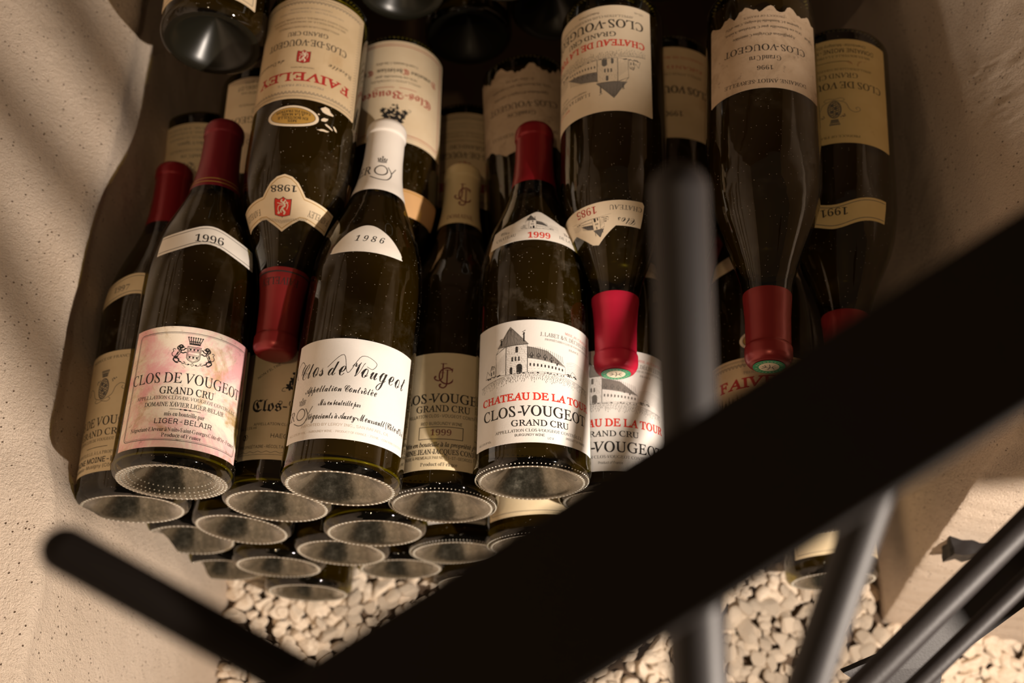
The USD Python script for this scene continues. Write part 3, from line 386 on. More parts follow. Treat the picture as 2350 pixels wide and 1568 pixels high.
Ig61"2E2=2F2F2H2J2P2Q3)2U2R3+2Q302S323.3<2U3A2R3J2S3R3)4-32443<483G483U434243424-4(4-4(3M3T3I3N3A3J3>3A3;333;3/363/3331313D3*3N2R3R2K3R2D3P2?3M2:3F243@21372/3)2/2Q212J252H27~313Q323B353?383=3>3>3E3D3H3I3K3Q3K4.3H433D453?453;43364-~2N2E2P2:3(253,2439243@263E293G2>3H2D3F2I3@2M3-2T2Q2K
Ih86"2U2P3;4S3;5*395,305-31533L533A4/3C403F453N4>3T4A4,4B424B454B4;4>4>484>4.473<463-473+493*4>3*4D3,4F3)4@2Q492O4/2O4,2Q4)3(4(36404,40444.484(493O473I413C4)3?3O3;3D352P
Ii38"354M354R3:5)3?5)3C4S3C4L3?4H384I`2P2S2Q3.3.4)3.403*412T412T433=483>473>453/323.3+303)353*3=343?323?30362T3.2O2S2O
Ij37"364M364S3:5)3?5)3D4R3D4M3A4I3:4H`2;272<2=2B2>2D2>2F2:2E242H232K262O2B3/4(3/4/3+412T412U4431453;483=473<40302R3+2D2U2:2N222I2/2B2/2?212<23
Ik73"2M2P394O394R374U3/4U305*3=5,3B5.3G5.3G5*343E373E3R4,3S4.3S413P433L433M454<454;4348434.4/3E3K3O333R3-3U3*4-3+403-443347304-2S3T2O3N2O3I2S3=3B3;3D323=3+2P
Il37"2O2U2S3:384N374S335(3.5(3.5+3G5.3E4Q3/343.3+303)343+3;333>323>30362U3.2O2S2O2Q2P
Im118"2M2P3/4*3.4/3,412T412T4433453;483>47373J3H4/3T47404743464543454*423K493U4H444P475*475.445.4(4R344Q3+4S3)5(3*5.305134523352315,3(4S2P4P2O4H2O4F2Q4D2U4E3/4P4(4P4-4N4/4J4/4E4,4;3R473L4-3:3S2P3H2P3H2S4(3Q4(4-3T4/3O4.3I4*3@3P3<3J32393+2Q
In78"2M2P3/4)3.4/3+412T412T4335453=483?47373L373J3>3S3M434)4741474542454,4(3,4+3)4.3*433/463548354932433*4,2Q3T2N3N2O3K2S3K3.4(3U3U4.3Q4/3J4+3@3O383E32383+2P
Io75"2O322O3>2Q3E2U3M3+3S344.3;433D473O484-45444.473Q473G453@4,323N2U3H2Q3?2O322O3+2Q2T3(2Q3,~3.373.3-313(372S3>2S3D2U3M313T3<4*3L4*4-3S433O443F433<4+353O303B
Ip73"2<202<232E252I293*3G3/4,3-402T412T43344539473=473>453;4-3;4,3B423L473T484/45454.463N433A4+343L2U3C2P3=2O322O3,2P2U2;2U263*2332233220~303/302U332S3:2R3>2S3C3(3N343T3B4)3M4(4+3R403N413H413B4-3<3U383N363F
Iq73"2N3-2N392S3G3,3T364/3@453G473R474(454*404,4647463M2:3M263O243R234*234*20342034233<233@273A293L363?2U382Q322O3+2O2S2Q2P2U~3-383.3,313)383)3@3-3F333L3;3R3G3T3O3U4-3R423M443H433@4/383T313G3.3?
Ir48"2M2P3.4(3.4.3+402S412S433;483=47363M373L3B4/3I463N483R473U423S4*3O4(3K4(3F4-3>3Q323;3.3.3+2P
Is53"2K2O2O392Q392Q322T3+3)2U3-2S332R382T3;3)3=3-3=333:393/3G3+3O3*4*3-4131453:483C473J453M453N463N473Q473N3P3L3P3J4*3H4/3E423@443<443943364.364)383S3C3E3H3:3I323G3-3E3)3@2R3;2O352N3,2O2S2Q2P2Q2N2O
It40"2P2S2Q3.304/3/412U412U433148384>3?4H3B4H3=463I453I443H413=413<403/3/3/3)323)353*3<333?30362T3.2O2S2O
Iu78"2Q3(2R343.4(3-403*412S412S443;483=473=423.3.313)363)3A313K3?3U3S4,4647464)3/4)3*4.3)433.47344932473.412T4(2O3P2N3L2P3K2S3K3,3O3;3O3?3@3+362Q3-2N3(2O2R2R
Iv63"2O412O443*453/4734473546383T39333:303B373K3B3U3R4(4(3O4/3O453R474)484+474.434.4(4(3K3L3=322N3/2N3,3O3*4+2U40
Iw95"2O422P453)4531483447364,37373T474*484/324<3A4F3Q4G4)4B4/4B444D474H484M454N434N4*4H3K4B3A4(2N3S2N3N3O3M3P302O3,2N3,3G3*4)3(4/2T41
Ix59"2C2R2C3)2F3,2J3-2M3+2P3+2T3-353A314)3/4.3+412O412P433)44364838473:443=3O3>3O3N453R474*474.454.4/4+4,3M4-3?3J3?3F3D313G3*3K3*3N3+3U344)323S3,3K2Q3D2N3?2O3<2Q363;3)3)2Q2Q2L2O2G2O
Iy58"2@232@282D2;2H2;2M282Q2:332N3)4(2T4-2Q402K412K433.483147344,3;353=303K3F3P3R3P4)3J4.3J453M473S473U464)434*4-3T3M3E32352I3,2=2M212I2/2D2/
Iz57"2G2Q3I4+3I4,3>4+304.3,4-2U3U2S4)3*443/4738473I433P434(474+474*433)3.3*3-343.3D3+3J3-3L3/3N343P343Q343Q323L2S3I2P3C2N3:2O3(2S2N2S2I2O2G2P
NA94"2T2P3I5)4+5*4O2P4A2Q473>3=3>332P~3M4?3A3I433I4(4;3R4L3P4K
NB89"3.5*4-5)454T494R4>4L4B4B4A464@434;4-424(4;3R4B3J4E3A4E384B3.4:2T442R4+2P3.2P~3:3.4)3-423046344939493A483E433J4*3O3:3O~3:4,3T4,4.4/43444549454A434F4/4J3U4M3:4M
NC99"3*3M3+423.4?354J3<4Q3E5(3Q5+4-5+4:5(4@4R4H4L4N4A4P484D484?4C484J4,4M3R4M3K4L3C4G3=4@3845364/363K393A3?373F313K3.3R3-4,3-423.49324?374D3B4P3B4N394H3.4@3(4:2R4-2O3Q2O3F2Q3<3)383-32353-3@
ND98"3.5*3T5*4.5)464T4=4P4B4L4G4D4K4<4M424M3I4H384D324;3)452T4*2Q3.2P~3:3.3Q3-4.3046344<3;4>3@4B3L4B4/4@454;4A454G404J3S4M3:4M
NE82"3.5*4=5*4=4M3:4M3:4,4:4,4:3O3:3O3:3.4=3-4=2P3.2P
NF81"3.5)4<5)4<4L3:4L3:4*484*483M3:3M3:2O3.2O
NG102"3*3M3*4-3.4>364L3=4R3D5(3Q5+4-5+485)4D4O4H4L4M4C4Q484D484?4B484I4,4M3N4M3F4I3?4C3;4=3845364/363K393A3=393B343G303O3-4-3-48304@374D3A4D3I4+3I4+3T4Q3T4Q3?4L334C3)492Q4.2O3Q2O3F2Q3=3(363.32353,3B
NH101"3.5*3:5*3:4-4A4-4A5*4M5*4M2P4A2P4A3O3:3O3:2P3.2P
NI60"3(3-3:3.3:4L3(4M3(5*4*5*4*4M3G4L3G3.4*3-4*2P3(2P
NJ78"3)3:3)3D353D363738323<3.3C3,3I3,3P3.3T324)3;4)5*465*463:4432403*4)2R3O2O3B2O3;2P362R3/3*3+32
NK91"3.5*3:5*3;3R3H454;5*4L5*3R4-4L2P4=2P3I3R3:3C3:2P3.2P
NL77"3.5*3:5*3:3-4;3-4;2P3.2P
NM123"3.5*3@5*4,3D4132423243324:3I4Q5)555*552P5)2P5(4G4L4(472P4,2P3B403;4F3:4F3:2P3.2P
NN102"3.5*3=5*3>5)483E4B344B5*4O5*4O2P4?2P3G403:4G3:2P3.2P
NO104"3*3M3+423-4<314D354J3;4Q3@4T3J5*3Q5+4.5+465)4?4T4J4J4M4D4R4:4T4-4T3M4Q3>4J304B3)462Q4.2O3Q2O3H2Q3<3)353031363-3@~364/383E3<3;3?373G303R3-4,3-47304@374E3A4G3H4H4/4E494B4?4;4G424L4,4M3R4M3G4J3?4C3949
NP87"3.5)4(5)405(484Q4>4L4B4E4D4=4D434A4)4>3R483L403H4(3F3:3F3:2P3.2P~3:3R3T3Q403U454,4744474<434E4.4J4)4L3:4L
NQ104"3*3M3*4-3-4<354J3;4Q3E5(3Q5+415+4?4T4B4Q4L4G4Q4<4T424T3M4R3@4M354C3*4O2H4O2G4B2G4:2R4.2O3Q2O3H2Q3@2T353031363-3@~373K393A3=393B333K3.3R3-4,3-423.3R3A423A4:364<344@374E3A4H3K4H4/4E494B4?4;4G424L4,4M3R4M3G4J3?4C3949364/
NR88"3.5)4,5)474R4>4L4B4E4D4=4D444B4.4=3R483N413J4F2S4G2Q4G2O482P3R3I3:3H3:2O3.2O~3:3T3T3T4-4(414*454/4745464?434F4,4K3T4L3:4L
NS88"3*373*3<363<38363<313B3-3J3+3R3+4,3-41304534483;483?463C423H4,3K3A3R354+314.3.443-493-4A304J354P3=5(3E5*4*5*425(4;4P4A4G4B4>464>444E4/4J3S4M3J4M3D4L3?4J3;4E394A39493:473@423M4-433U4>3M4C3E4D3>4B334>3+452R4-2O3T2N3D2O3=2Q352U3-3/
NT89"3)4L3)5)4F5)4F4L3U4L3U2O3I2O3H4L
NU101"3.5)3:5)3:3A3<3<3?353F3/3M3-4+3,423.49324<354@3<4A3A4A5)4M5)4M3?4I324G3.4?2T472Q402O3K2O3D2Q3=2T353.32323.3?
NV94"3J2P2T5*335*3I3H3Q3.4@5(4B5*4O5*4+2P
NW135"3@2P2T5*335)3E3?3G313H30405)405*4>5*4?5)4R3=4T314T314U325,3H5;5(5=5*5I5*5.2Q4M2P4<42474G464G42413P2Q3O2P
NX93"2T2P2T2Q3I3U3F4-3(5*375*3G4@3Q404+4?4=5*4L5*4+4(4M2P4?2P4)3B3Q3L3K3B352P
NY92"2T5(2T5*335*355(3P4(4+484=5)4?5*4L5*4J4S4(3K4(2P3J2P3J3K
NZ86"3*4M3*5)4A5)4A4N3:3-4B3-4B2P3+2P3+3-424L
Na77"3(333(3;3)3@3+3C313H3;3L3U3O4*3R4*4+4(4/3S433N453G453A443;41364*3+4-3+403-44334:3:4=3@4?3M4@4(4>4.4:41474542464+462P4+2P4+3,4*3,3R2S3L2O3F2N3:2O322R3-3)3*3-~353:3630393.3>3+3J3+3P3.3U324)374*3F3O3D3B3C393@353<
Nb84"3-5)395)39433@4;3E4>3I4?3U4?4,4>45494:434>4+4@3P4A3H4@3>4?36493+432T4.2Q3T2N3H2O3@2R393-382O3-2O~383I393?3;383>323B3.3L3+3S3+4*3.4034433<453B443P404,4,413Q453J453C423>4.3;4(
Nc78"3)3@3)3M3,4+324535483<4=3D4?3Q4?4*4=414:47434:4.4;4+4/4(4-4-3U423N453G453@423=4/3:4,373S353N363=39353?3.3I3+3P3+4)3/4.3440384;364:32463+402S4)2P3O2N3F2N3@2O392R303-3.303*3:
Nd83"3)3@3)3M3*3T3,4,3145364:3<4=3C4?3O4?4+4:4143415)4=5)4=2O412O413-403-4-3(4)2R3P2O3D2N3=2P352U303-3+35~353N373;39353<303A3-3L3+3R3,4(3/4.35413@413N4.4)4+4.3U423N453D443?413:4-373S
Ne80"3)3@3)3L3,4+3245384:3=4=3D4?3Q4?4)4=404:46434:4-4=3Q4=3C353C363;3:323A3-3F3+3N3+3T3,4*3.4.3240364;334;30483+412S4-2Q3Q2N3G2N3?2P382S303-3.303*3:~363Q363M413M4/4(4,4.4(413N453D443?41394,
Nf51"2Q452Q4?324?334O354T395*3?5-3D5.3L5.3R5,3O4P3L4Q3F4Q3B4P3?4K3?4?3O4?3O453?443?2P322P3244
Ng84"3)3B3)3M3+4+31453:4<3C4?3O4?3S4>4*4;4143414?4=4?4=2I4;2B492=42274)233Q223A233925322:3,2B352H3<2A3D2=3Q2=3U2?4,2B412J413/40304-3+4*3(3Q2R3B2Q3=2R353)3.303*3:~363@373:3:353B3/3F3.3N3.3S3/4*32403;413E403R4,4.3U423N453D443?41394+363R
Nh81"3-5)395)39443A4<3J4?3U4?4+4>404;4645494/4:4)4:2O4.2P4.4(4,4-4(413N453H453D433?413<4,393T392P3-2O
Ni33"3*4Q3+5*305-365,3:5*3;4U3:4O384M354K3.4L3,4M`3,4?384?382P3,2P
Nj33"3*4Q3+5*305-365,3:5*3;4U3:4O384M354K3.4L3,4M`2N2?3(2@3+2C3,2F3,4?384?382F372@342;31282U242N24
Nk75"3-5*395)393L4,4?4;4?3J3M4=2P4.2P3A3D393>392P3-2P
Nl38"3-5*395)39303<3-3D3,3F2R3E2P3:2O332R3/3(3-3.
Nm120"3-4?384?39433;483C4>3I4@3R4@4*4=4/4842424547494;4B4?4O4@5*4<5045534+532P4U2P4U4+4S4/4P434I454C454>43494/464*462P4)2P4)4,3U4/3R433L453F453@433<4.3:4*392P3-2P
Nn81"3-4?384?39433<483A4<3J4?3U4?4+4>404;454648414:4)4:2O4.2P4.4(4,4-4(413N453H453D433?413<4,393T392P3-2O
No82"3)3@3)3Q3.4035483?4>3E4?3Q4?4*4=414:47434<4+4?3O4?3H4?3>4=36463+402S4)2P3P2N3F2N392R303-3.303*3:~353N363=39353?3.3I3+3P3+3U3-4.34413<433B423O403U4-4-4)413N453G453@423:4,373S
Np84"3-4?384?39433?4;3G4?3T4@4.4=434:4;424>4,4@3P4@3?4>35473)412R3U2O3I2O3?2T3:3-383.38243-24~383L3:3<3<373?323C3.3J3+3Q3+4*3.4034433:453C443P414+4*423S453L453C433?4/3;4(
Nq84"3)3A3)3M3,4-3246384;3D4@3P4?4)4;4-4840434143414?4=4?4=244124413.403.4)2S3Q2O3B2O3<2Q362T3/3.3*3:~363R373;3:343@3.3G3+3N3+3U3/4,34403;413A413N4.4)4,4.3T433L453D453>41384*
Nr52"3-2P3-4?384?384439433<493D4?3I4@3R4@3R433H443B423=4.3:4)392P
Ns72"3)333*3535363632393/3>3,3D3+3P3-3U304)344)383S3=3M3@383E323I3.3L3+3T3+4-3-413047364;3<4>3B4?3L4?3T4=4+4:4144434-4)4+3U4/3P433K453C453<43384/383U3<3Q3?3O4(3I4.3F423B453<45364430413*4)2R3Q2O3K2N3=2O322S3+3-
Nt45"2Q442Q4?3.4?3.4Q3;4P3;4?3J4?3J443;443;313<3.3@3,3J3,3L2P3G2O3;2O362R313)3.303.44
Nu81"3-4?394?3:363<323@3.3E3,3K3+3P3-4)304,354.3:4.4?4:4?4:2P4.2P4.3.3U2S3Q2Q3J2O3A2O3:2Q323)3/3.3-38
Nv77"3B2P2T4?324?334>3A3F3H3.404?4=4?4<4;3O2P
Nw112"2U4=2U4?334?344>3@3A3C313D313S4>3T4?424?4;3M4B314R4>4R4?514?514=4I2Q4<2Q4,403J2Q3=2P
Nx75"2T2P3@3H3(4?364?3H3P3O404+4?494?3O3H4:2P4,2P3G3@3@34342P
Ny77"3B2Q2T4?334>3B3B3H3.3O3E404>4=4?3J2D3E2;3B27382330233+253-2:3.2?342>382?3=2C3B2N
Nz76"3+2P3+3-3T433,433,4?464?45443<3.473.472P
N089"3+3L3+4.3.4=334J3;4T3F5+3R5+4/5(494M4>4E4B484C4.4C3L4A3?4?364;3/453(4.2Q3S2O3I2O3>2R353-30363-3?~3841393A3<383?343F3-3M3+3S3,4*3.4034433;463E4640454;424B4/4G4*4L3P4O3I4N3D4K3=4C3:4;
N189"312P313-3L3-3L4K3J4L334:334H3I5*4)5*4*3-4@3-4@2P
N289"3.2P3.3+4)4)4.40424:424@414E4-4J3S4M3J4N3B4K3>4G3<4C3;4;3.4;304G334L364P3@5)3G5+3T5+4.5(484O4=4G4?4>4=45494+413O3@3.4@3-4@2P
N389"3*393+3;363;3:343?3/3H3,3P3,4(3-4-304134443;443A433F413J4,3N3Q3R3@3R3@4.4+4J4,4M3/4M3/5*4=5*4=4N3N4-4(4-4/4+463T4<3N4@3E4@3:4>324:3,432T4*2P3R2O3C2O3;2R333)3.3.
N489"3)363)3@3O4U3R5*405*4.4T393F383B383A4*3A4+424742473A4D3A4D364736472P4+2P4*36
N589"3.363.3;3:3;3<353A303G3-3Q3,4*3.4034443>433H403O4+3T3U4)3P4*3I4*3A4(3<3S303T355*4;5*4;4M3@4M3=423=403>403G454(4541414:4)4=3Q4?3L4@3B4?364:3.453(4-2Q3R2O3H2O3?2Q363(313/
N689"3.3=3.3F323R3<463R5)425*425(3E4/3L413U414-40444-4;3T4?3J4@3<4=334:3-432T4+2P3S2O3I2O3D2P3:2U353-3035~3;3F3;393?333D3.3M3+3U3-4,3/40334237433<433I4.3P4(3U3Q4(3K4(3F3U3A3R3=3L
N789"3.4M3.5*4@5*4@4K3C2P352Q434L424M
N889"3,383,3A303K363R3?4(394+3440304:304C314H364P3<4U3A5)3I5+4(5+405(454S4:4N4=4H4?4>4=45494.444*404(463S4=3M4B3D4B354=3,452T4-2P3T2O3D2O3>2Q353(303.~39383<323C3-3L3+3U3,4.3.4334463:463@453E423H4-3M3Q3P3J3P3@3L3;3G383A~3<493?433D4/3M4-3S4-4+404044424;424A4/4H4*4L3P4O3H4N3B4K3=4F3<4B
N989"3.443.4>304E334J394R3=4U3E5*3T5+4.5(464Q4=4H4@4=4@434=4)443F3I2P3;2Q4)3K3P3I3G3I3<3L383O324(304.~3;4>3=4.3D3T3K3R3Q3R4(3S4/4*4341434>424B404F4(4M3Q4N3K4N3F4M3>4F3<4B
N-89"383R463R463G383G
N,37"3)283/303=303328
N.37"3+3(3+3-3-303/32323336333:323<303=3-3=3(3<2S3:2Q362O322O3/2Q3-2S
N'41"3241305)3=5)3;41
N&88"3)383)3@3-3J333Q3<4*3544314>314F344O3:4U3B5*3M5+4(5(4,4T414M434G434@434=4-433O4*3M3U443=453>473C483N4D3N4D3G4B3>4=344=324J2P4;2P482U443*4+2R3Q2O3D2O3=2P352T3.3,3*33~353@37343;3/3>3-3F3+3R3-4*304-333D3O3>3L383E~3>4>3@493F413S4<3U4@3U4G3T4J3N4M3D4M3B4L3>4H
N(53"333C333R3440384A3;4M3D503O503D4A3?3U3?3A3A363G2P3O2=3D2=3A2B3;2N363.
N)53"3)2=312M363/3:3D3:3R3748304O3*5.3*50355036503=4O3D483F4)3F3?3B3-3>2N382A352=
N%134"4D314E3@4H3H4M3L4T3N503M553K5;3D5=3=5<3.582T542Q5-2N4T2N4O2O4H2T4E3,~4N3<4O3-4S3)5,3)503+5332533<513B5/3D5,3E4U3E4Q3C`3=2P3A3)4R5(4S5)505)3J2R3I2P`324<324L364S3:5)3A5+3L5+3R5(4)4O4+4I4+4<4(443P4.3I4,3A4,3=4-3642~3<4=3>473A453H453L473O4=3O4H3M4M3K4O3H4Q3C4Q3>4N3;4G
N/49"2S2A3E5.3P5/302A
N·39"3-3O3-3T3.4)304+334-384-3;4+3=4)3?3T3?3O3=3L3;3J383I333I303J3.3L
CA115"2H3)2H342J392Q3>3+3>303:31343.302P3,2N3)2O2S2T2O3,2O332P3>2U3Q373I3F3J3Q3P4+3S4,4,4-424+4:3T4;3T4R4>554L5G5+5M5-5Q5-553T4S304Q3*5*3,503/5I3G5Q3M5T3L5K3F5;34503+5)3(4O2T4N2Q492O492Q4<2U4;3)403.3S363J3-3>2R372O3.2L2U2L2O2O2K2Q~4=3P4B3E4C374D364U3S5H4U5A4R514F4C4*~3U3942304;3,4>3,4@374@3A4>3I4;3M4:3M443H~3P3H3Q3=3T3<463M483Q433T4.3T4(3Q3R3M
CC110"3740394;3<4A3B4H3L4P4-5)495+4D5*4D5(4:4U4,4P3P4I3G4@3A483>4/3?3R3B3N3E3L3L3K3Q3T4.444>4D4P4P5,4U565*5A5)5F4T5G4P5G4I5D4A5>4;54414M3R4>3L443K413G4+3<4*364*3.4,3)4/2T452Q4@2Q4L3(5+325.395/3B5.3F5(3I4O3I4K3H4F3C4B3=4>314<314<364=3>4A3D4E3I4N3L4T3L5+3K513F523=5.334T3*4F2Q4A2O422O4+2Q3Q3(3K303I363I3@3K3H3B3K3<3P393U~4F48453M473M4C3Q4N4(5*4/584>5>4E5A4N5A4S5>5(595(5-4N
CM185"2O322O392R3@3*3E343F363D393A393935353(303(3-3*3)332Q3@2R3H3)3O3.4+394D4.504O5D565I595L5:5L55544.5)3@4Q3*4R3)503:5E4.6,4J6>5.6I566M596P596Q586=4C6,3N5M3-5L2R5Q2R6*3)693;6;3;6<39633/5T2Q5P2O5I2O5C2T5A3.5A3<5F3J5S43624E6F5-6H516=5)5T4>5@3O5-3/4O2O4H2O4D3)4D374I3F4P4)5+485:4O5G525G535;5(5.4G4D4)413;4+333M3(3@2O312O3*2Q2S3)
CN104"2F3.2G362L3=2P3?3)3?3.3<3/353+312O3/2L3+2L3(2P2R3+2Q332S3;3*3C323N3B41444=4I4B4O4L5*4O5*4L4E4L4)4O3<4P3<504/5:4A5A4G5F4F5G4D5G4A5E4?5=4=57484O354P3)4B2O4A2O4@2Q4>364=4+4@4>4E4M4@4H474;3Q3?3I343>3)372R3/2O2Q2O2M2Q2H3(
CV96"344536493>4B3H4J3Q4O4)4P4.4L4.4C4)4:4)494*494>4E4K4O4Q5(5(5)5(4T4Q4O4L4F4C3T4=3E43344+3+4,3)4:334F3?5(3U5>4L5I5)5N5*5N5)5@4I5+3T4K3@493.402U3T2O3P2O3O2Q3R2U4)304+3F4.3R46434C4E4B4E4-464)453Q453M483M4?3U4J3U4M3S4M3G4F3644
Ca85"3(3,3(333+3<343G3>3O3F3R3R3T4*3Q4.3L413R4A3T4A3Q4,3(4,2T402T483-493-4:3*422Q4)2O3Q2P3M2T3M3/3F3)3>2Q3:2O312O3*2T~343(352Q3;2R3C3*3M343U3?4+3G4+3L4(3O3R3P3O3N3D3C3731
Cb74"3,3?3,3A333F3>3R4+4Q4<4R3E3D373)362S3;2Q3@2S3H3)3N3/3K363J3:3L3D3Q3N3U3Q4+3T4.3T423Q433E4/3<3T314,31423544324,3.3Q3.3I2U3@2P392O332O3.2S3-3(3-31363C343C3.3>~3N3>3O343R334*3:4.3A4.3D4,3F3U3F3Q3C
Cc59"3)3.3)383,3>313D383K3D3Q3L3T3Q3T4*3Q4,3I4+3E4)3C3P3B3M3D3M3K3S3O3S3P3P3P3J3L3E3G3:35363(372S392Q3B2S3J3+3Q333S323S303F2R3?2O3:2O312P3,2T
Cd96"2U3+2U343)393,3?343H3A3P3L3T3Q3T4)3Q4+3O4,3L4-3L4I4P5+4R5(4K40364)3(4)2S4*2R4-2R402T4?334A30493)402P4)2O3Q2O3L2T3L3/3K303D2U3>2Q392O312O3-2Q3)2T~333)342Q3;2R3C3+3L344)3E4*3L4(3O3Q3P3N3N3C3C3631
Ce82"3-3>3.3A3A4)3P414+4447444;434>4.4?3U4>3O493H443C4(3<3K383E373B353@3*3A2S3C2Q3I2Q3O2T4*3,4133443144304-3*3O2P3I2O3?2O362S343)3130313<323@313@3/3=~3L3K3E3:3F3:3Q3?4/3J464*464/444140414,403T4)
Cg101"2D1K2E1U2O23362B3L2L3P2R3Q3)3F2O3<2O382P342T313-3139343@333A303=3.3>3.3@3@3U3J4/3U44444446424:4.4;4)4=4+4A424T42453(483)4D334F314F304:2T412P3Q233G1S3:1G331B3,1@2R1?2K1A2G1F~3=3+3>2R3@2Q3G2S3K3(4(34433G463Q474,454/40404,4.3P3Q3A37~2L1P2L1F2N1D2T1B3-1D311H3;2(3J2F3J2H342;2T2/
Ch86"2Q2O363E353E3.3>3+3>3+3@383L3=3R3U4Q464R3?383A383U3N4.3R443T493Q4<3O4<3B46364,3)4,2T4/2T433(4=314>334A314?3.442S4-2O3S2P3O3(3N303O364(3A413M423P403Q3U3I3L3@3=3/342P
Ci53"3F443H4:3M4>3R4>4(4:4(443Q403I40`3+2U3+3/3-34353C343C3/3>3-3>3+3@3>3R3O3T3>34383(382S3=2T3K333M313M303B2T3:2O312O3-2R
Cl63"3+3>3+3@3<3Q4*4Q494R3;3/382T3;2S3>2T3L333N313N303@2Q382O332O3/2Q3-2U3-31363E353E3.3>
Cm126"2Q2O363>3:3F373G3.3=3,3=3+3?393O3?3R3E3R3H3O3I3E3H3?4(3N4.3R443T493R4=3N4>3F4<3@4<3>4G3K4T3S5/3S533O553L543@5.354R3*4Q2T4R2S5)2T58335;315/2T5)2P4M2O4J2Q4F3(4F3.4L3<5+3M5+3P5*3Q4Q3N4F3E49344.2P3I2O403E413J413M403O4+3L3O3B362P
Cn93"2Q2O373>3;3H3:3I383H3.3>3,3>3+3@363K3?3R3D3T3I3P3J3C3I3@3I3>3U3J443S4;3T4A3P4C3K4C3D4A3>4931413(412T452T493(4D334G31492Q442O4,2O3U2T3T3)3T354+3>493M483O463P4*3I3L3=392P
Co85"3(3<3(3=313I3>4(3M423T44414447414<4+4<3Q493F44394+3.4-3.44314:384<374<35443.4,3*3U3)3Q2T3I2O3<2O362Q313(3.313.393/3?3.3?3*3:~3>2T3@2Q3E2Q3J2T3N3)3L3-3M313Q354*354-39413B463O464*444/41414+4/3N3P3?353=3-
Cp84"291Q363C343C3.3=3,3>3,3@3;3O3Q4I3U4J434K3H3H3I3H3O3N4)3R4.3T453R493M483A41353T3(3T2S4*2S403(4;334>31442U4+2O3P2O3J2T3I3*3I333S3A4,3I4.3O4*3O3T3M3I3C3?382I1R
Cr62"3+3?383K3:3T3=4)3>4(3?3Q3@3O3L3N3S3K3T3I3T3C3R3>3D3+3B2T3E2T3I3(3T334)313I2Q3@2O3<2O382Q362U36323:3<3>3A3H3J3;3J313?3.3>
Cs55"2Q3+2R3/2U323+333030303*3.3(3+2U3+2T302S363)393/3<383<3K3;3K3.3=3+3>3+3@3>3P3C4*3E4*3F4(3B3R3A3N3F3G3J3>3J353F3-3H3-3M333O323O303C2T3<2P352O3/2O3)2Q2S2T
Ct69"3+3>3+3@3>3R4)4M4*4O494O4.4;4/4:494:49474+463A3<393+392S3>2T3L333O313O303A2R3;2O342O312Q3.2U3-3/363D323A3.3=
Cu87"3+3)3,33343B333B3.3>3-3>3,3@3>3R3P3T3N3N3=33383(392T3=2U3I343T3B403R4D3T43354,2U4/2T422U4?334A314A30442R4-2O3T2O3O2R3M3)3M3/3R3:3R3;3G3-3?2S3:2P302P3-2R
Cx64"2P2T2Q3+2S3.3*3.3-3-3/3)36303<3=3=3H3<3I393I3/3>3.3>3-3@393M3?3R3E3S3H3Q3J3L3K3B3O3L3U3R4.3T443P443I413G4-3F4)3H3U3N3Q3H3K373I2U3L2T3N3(4*334,313O2R3J2P3D2P3A2Q3>3(3<323;33342T3.2P3(2O2R2P
Cy90"2H2)2I222L272Q2<312E3@2L3H2N3Q303P313P303E2S3>2O3:2O342Q313(3131383@3<3F3<3H383H3/3>3-3>3-3A3;3O3A3S3D3T3I3R3L3L3L3E3K3@3<2T3<2R3?2R3Q37413J463R4G3S413,402U493,4A334C314C30493)4+2O3L293<1U301O2Q1N2L1P~2O1T2R1Q3*1Q301U3;253F2I3>2G3,2=2R252O20
Cz73"2F1U2G2.2O293/2D3H2P3I2R3G3)3D3,3B3,3?3)382T312T3.3)313-363/3C3/3K393K3;3B3;3=3>3<3A3<3E3>3K3:3I303>3.3>3.3A3>3P3D3S3H3S3K3P3L3L3I3F3D3@3D3?3E3>3M3>3O3?4+3O4.3S443T453R443K3O3:3G3/3P2U3U3)4/3341314,3*3R2Q3Q2E3N2<3I263<2)3+1O2M1N2J1O~2L1S2N1Q2Q1Q3)1T38263E2J3E2K362D3*2<2L2/2K2+
CL134"2R3)2R313(3633393=373L313N314(3?4-3M3N3O3D3T3>4,3<423:493:4B3<4J3A4R3I5.3Q534159485:4I5:4O594N564H5749574+523L4T3F4J3C4?3C453F4,3I4)3R3Q4/3P444.4B4I4M5+4U535,56555:5?5:5C595F565G535G5)5E4Q5=4B53465)4-4K3S4C3P4@3F4:3:46344+3*482R4C2R4O3+5(325.3<513;5,324Q3)4J2Q4A2O432O3S2U3H2P3@2O332O3-2P3(2S~4O4E4E3T4K4)5(405/47574A5>4O5A5(5A515>56575752555+5,~2T3.2U3*3+2T332Q3=2Q3C2S3K3,3J3.3@3334363.353)33
FC99"3(3S3)453-4D344O3=4U3C5)3L5)3U4S4*4M485)4=5)4I4Q4M4R4Q5(4R5(4U4S4P4L4E4B4?4B414H4-4H4+4F3U4B4+48473R4<3H4<3E4:3B4+3340314=314L354Q384R384T354T324=2N4-2M3T2N3K2Q3=3,34343/3;3*3I~384<393R3;3K3B3A3H3:3T343U364*3<4)3B3C443B483C4<3H4@3T4J3T4K3P4O3J4Q3E4Q3B4O3=4J3;4E
FV116"2U442U4@3+4I324Q3:5(3?5)3N5)4(4T4-4O424T4=5)4K5)4Q5(5(4S5,4N5/4F504>514=544<54475.474R444N404N4-4O4*513I533B523:5,314N2U4@2O462M412N4+2P3I3/3A333;33313/3/3330353F3B3M3B3O3D3Q3H3T3R3T443Q4<3O4@3G4G3C4H3;4H344F304B3-4;3-433/4-373T3?3P3G3O3F3I3C3I393L313Q3*4*3(4/~3S3?4;3.4C3*4G3*4J3+4N3.4Q334Q3:4N3?4@3N4<4(4<4.4=414A454M494K4<4I4I4H4M4D4P4;4Q434M414J454:454/423R4/3K4+3F
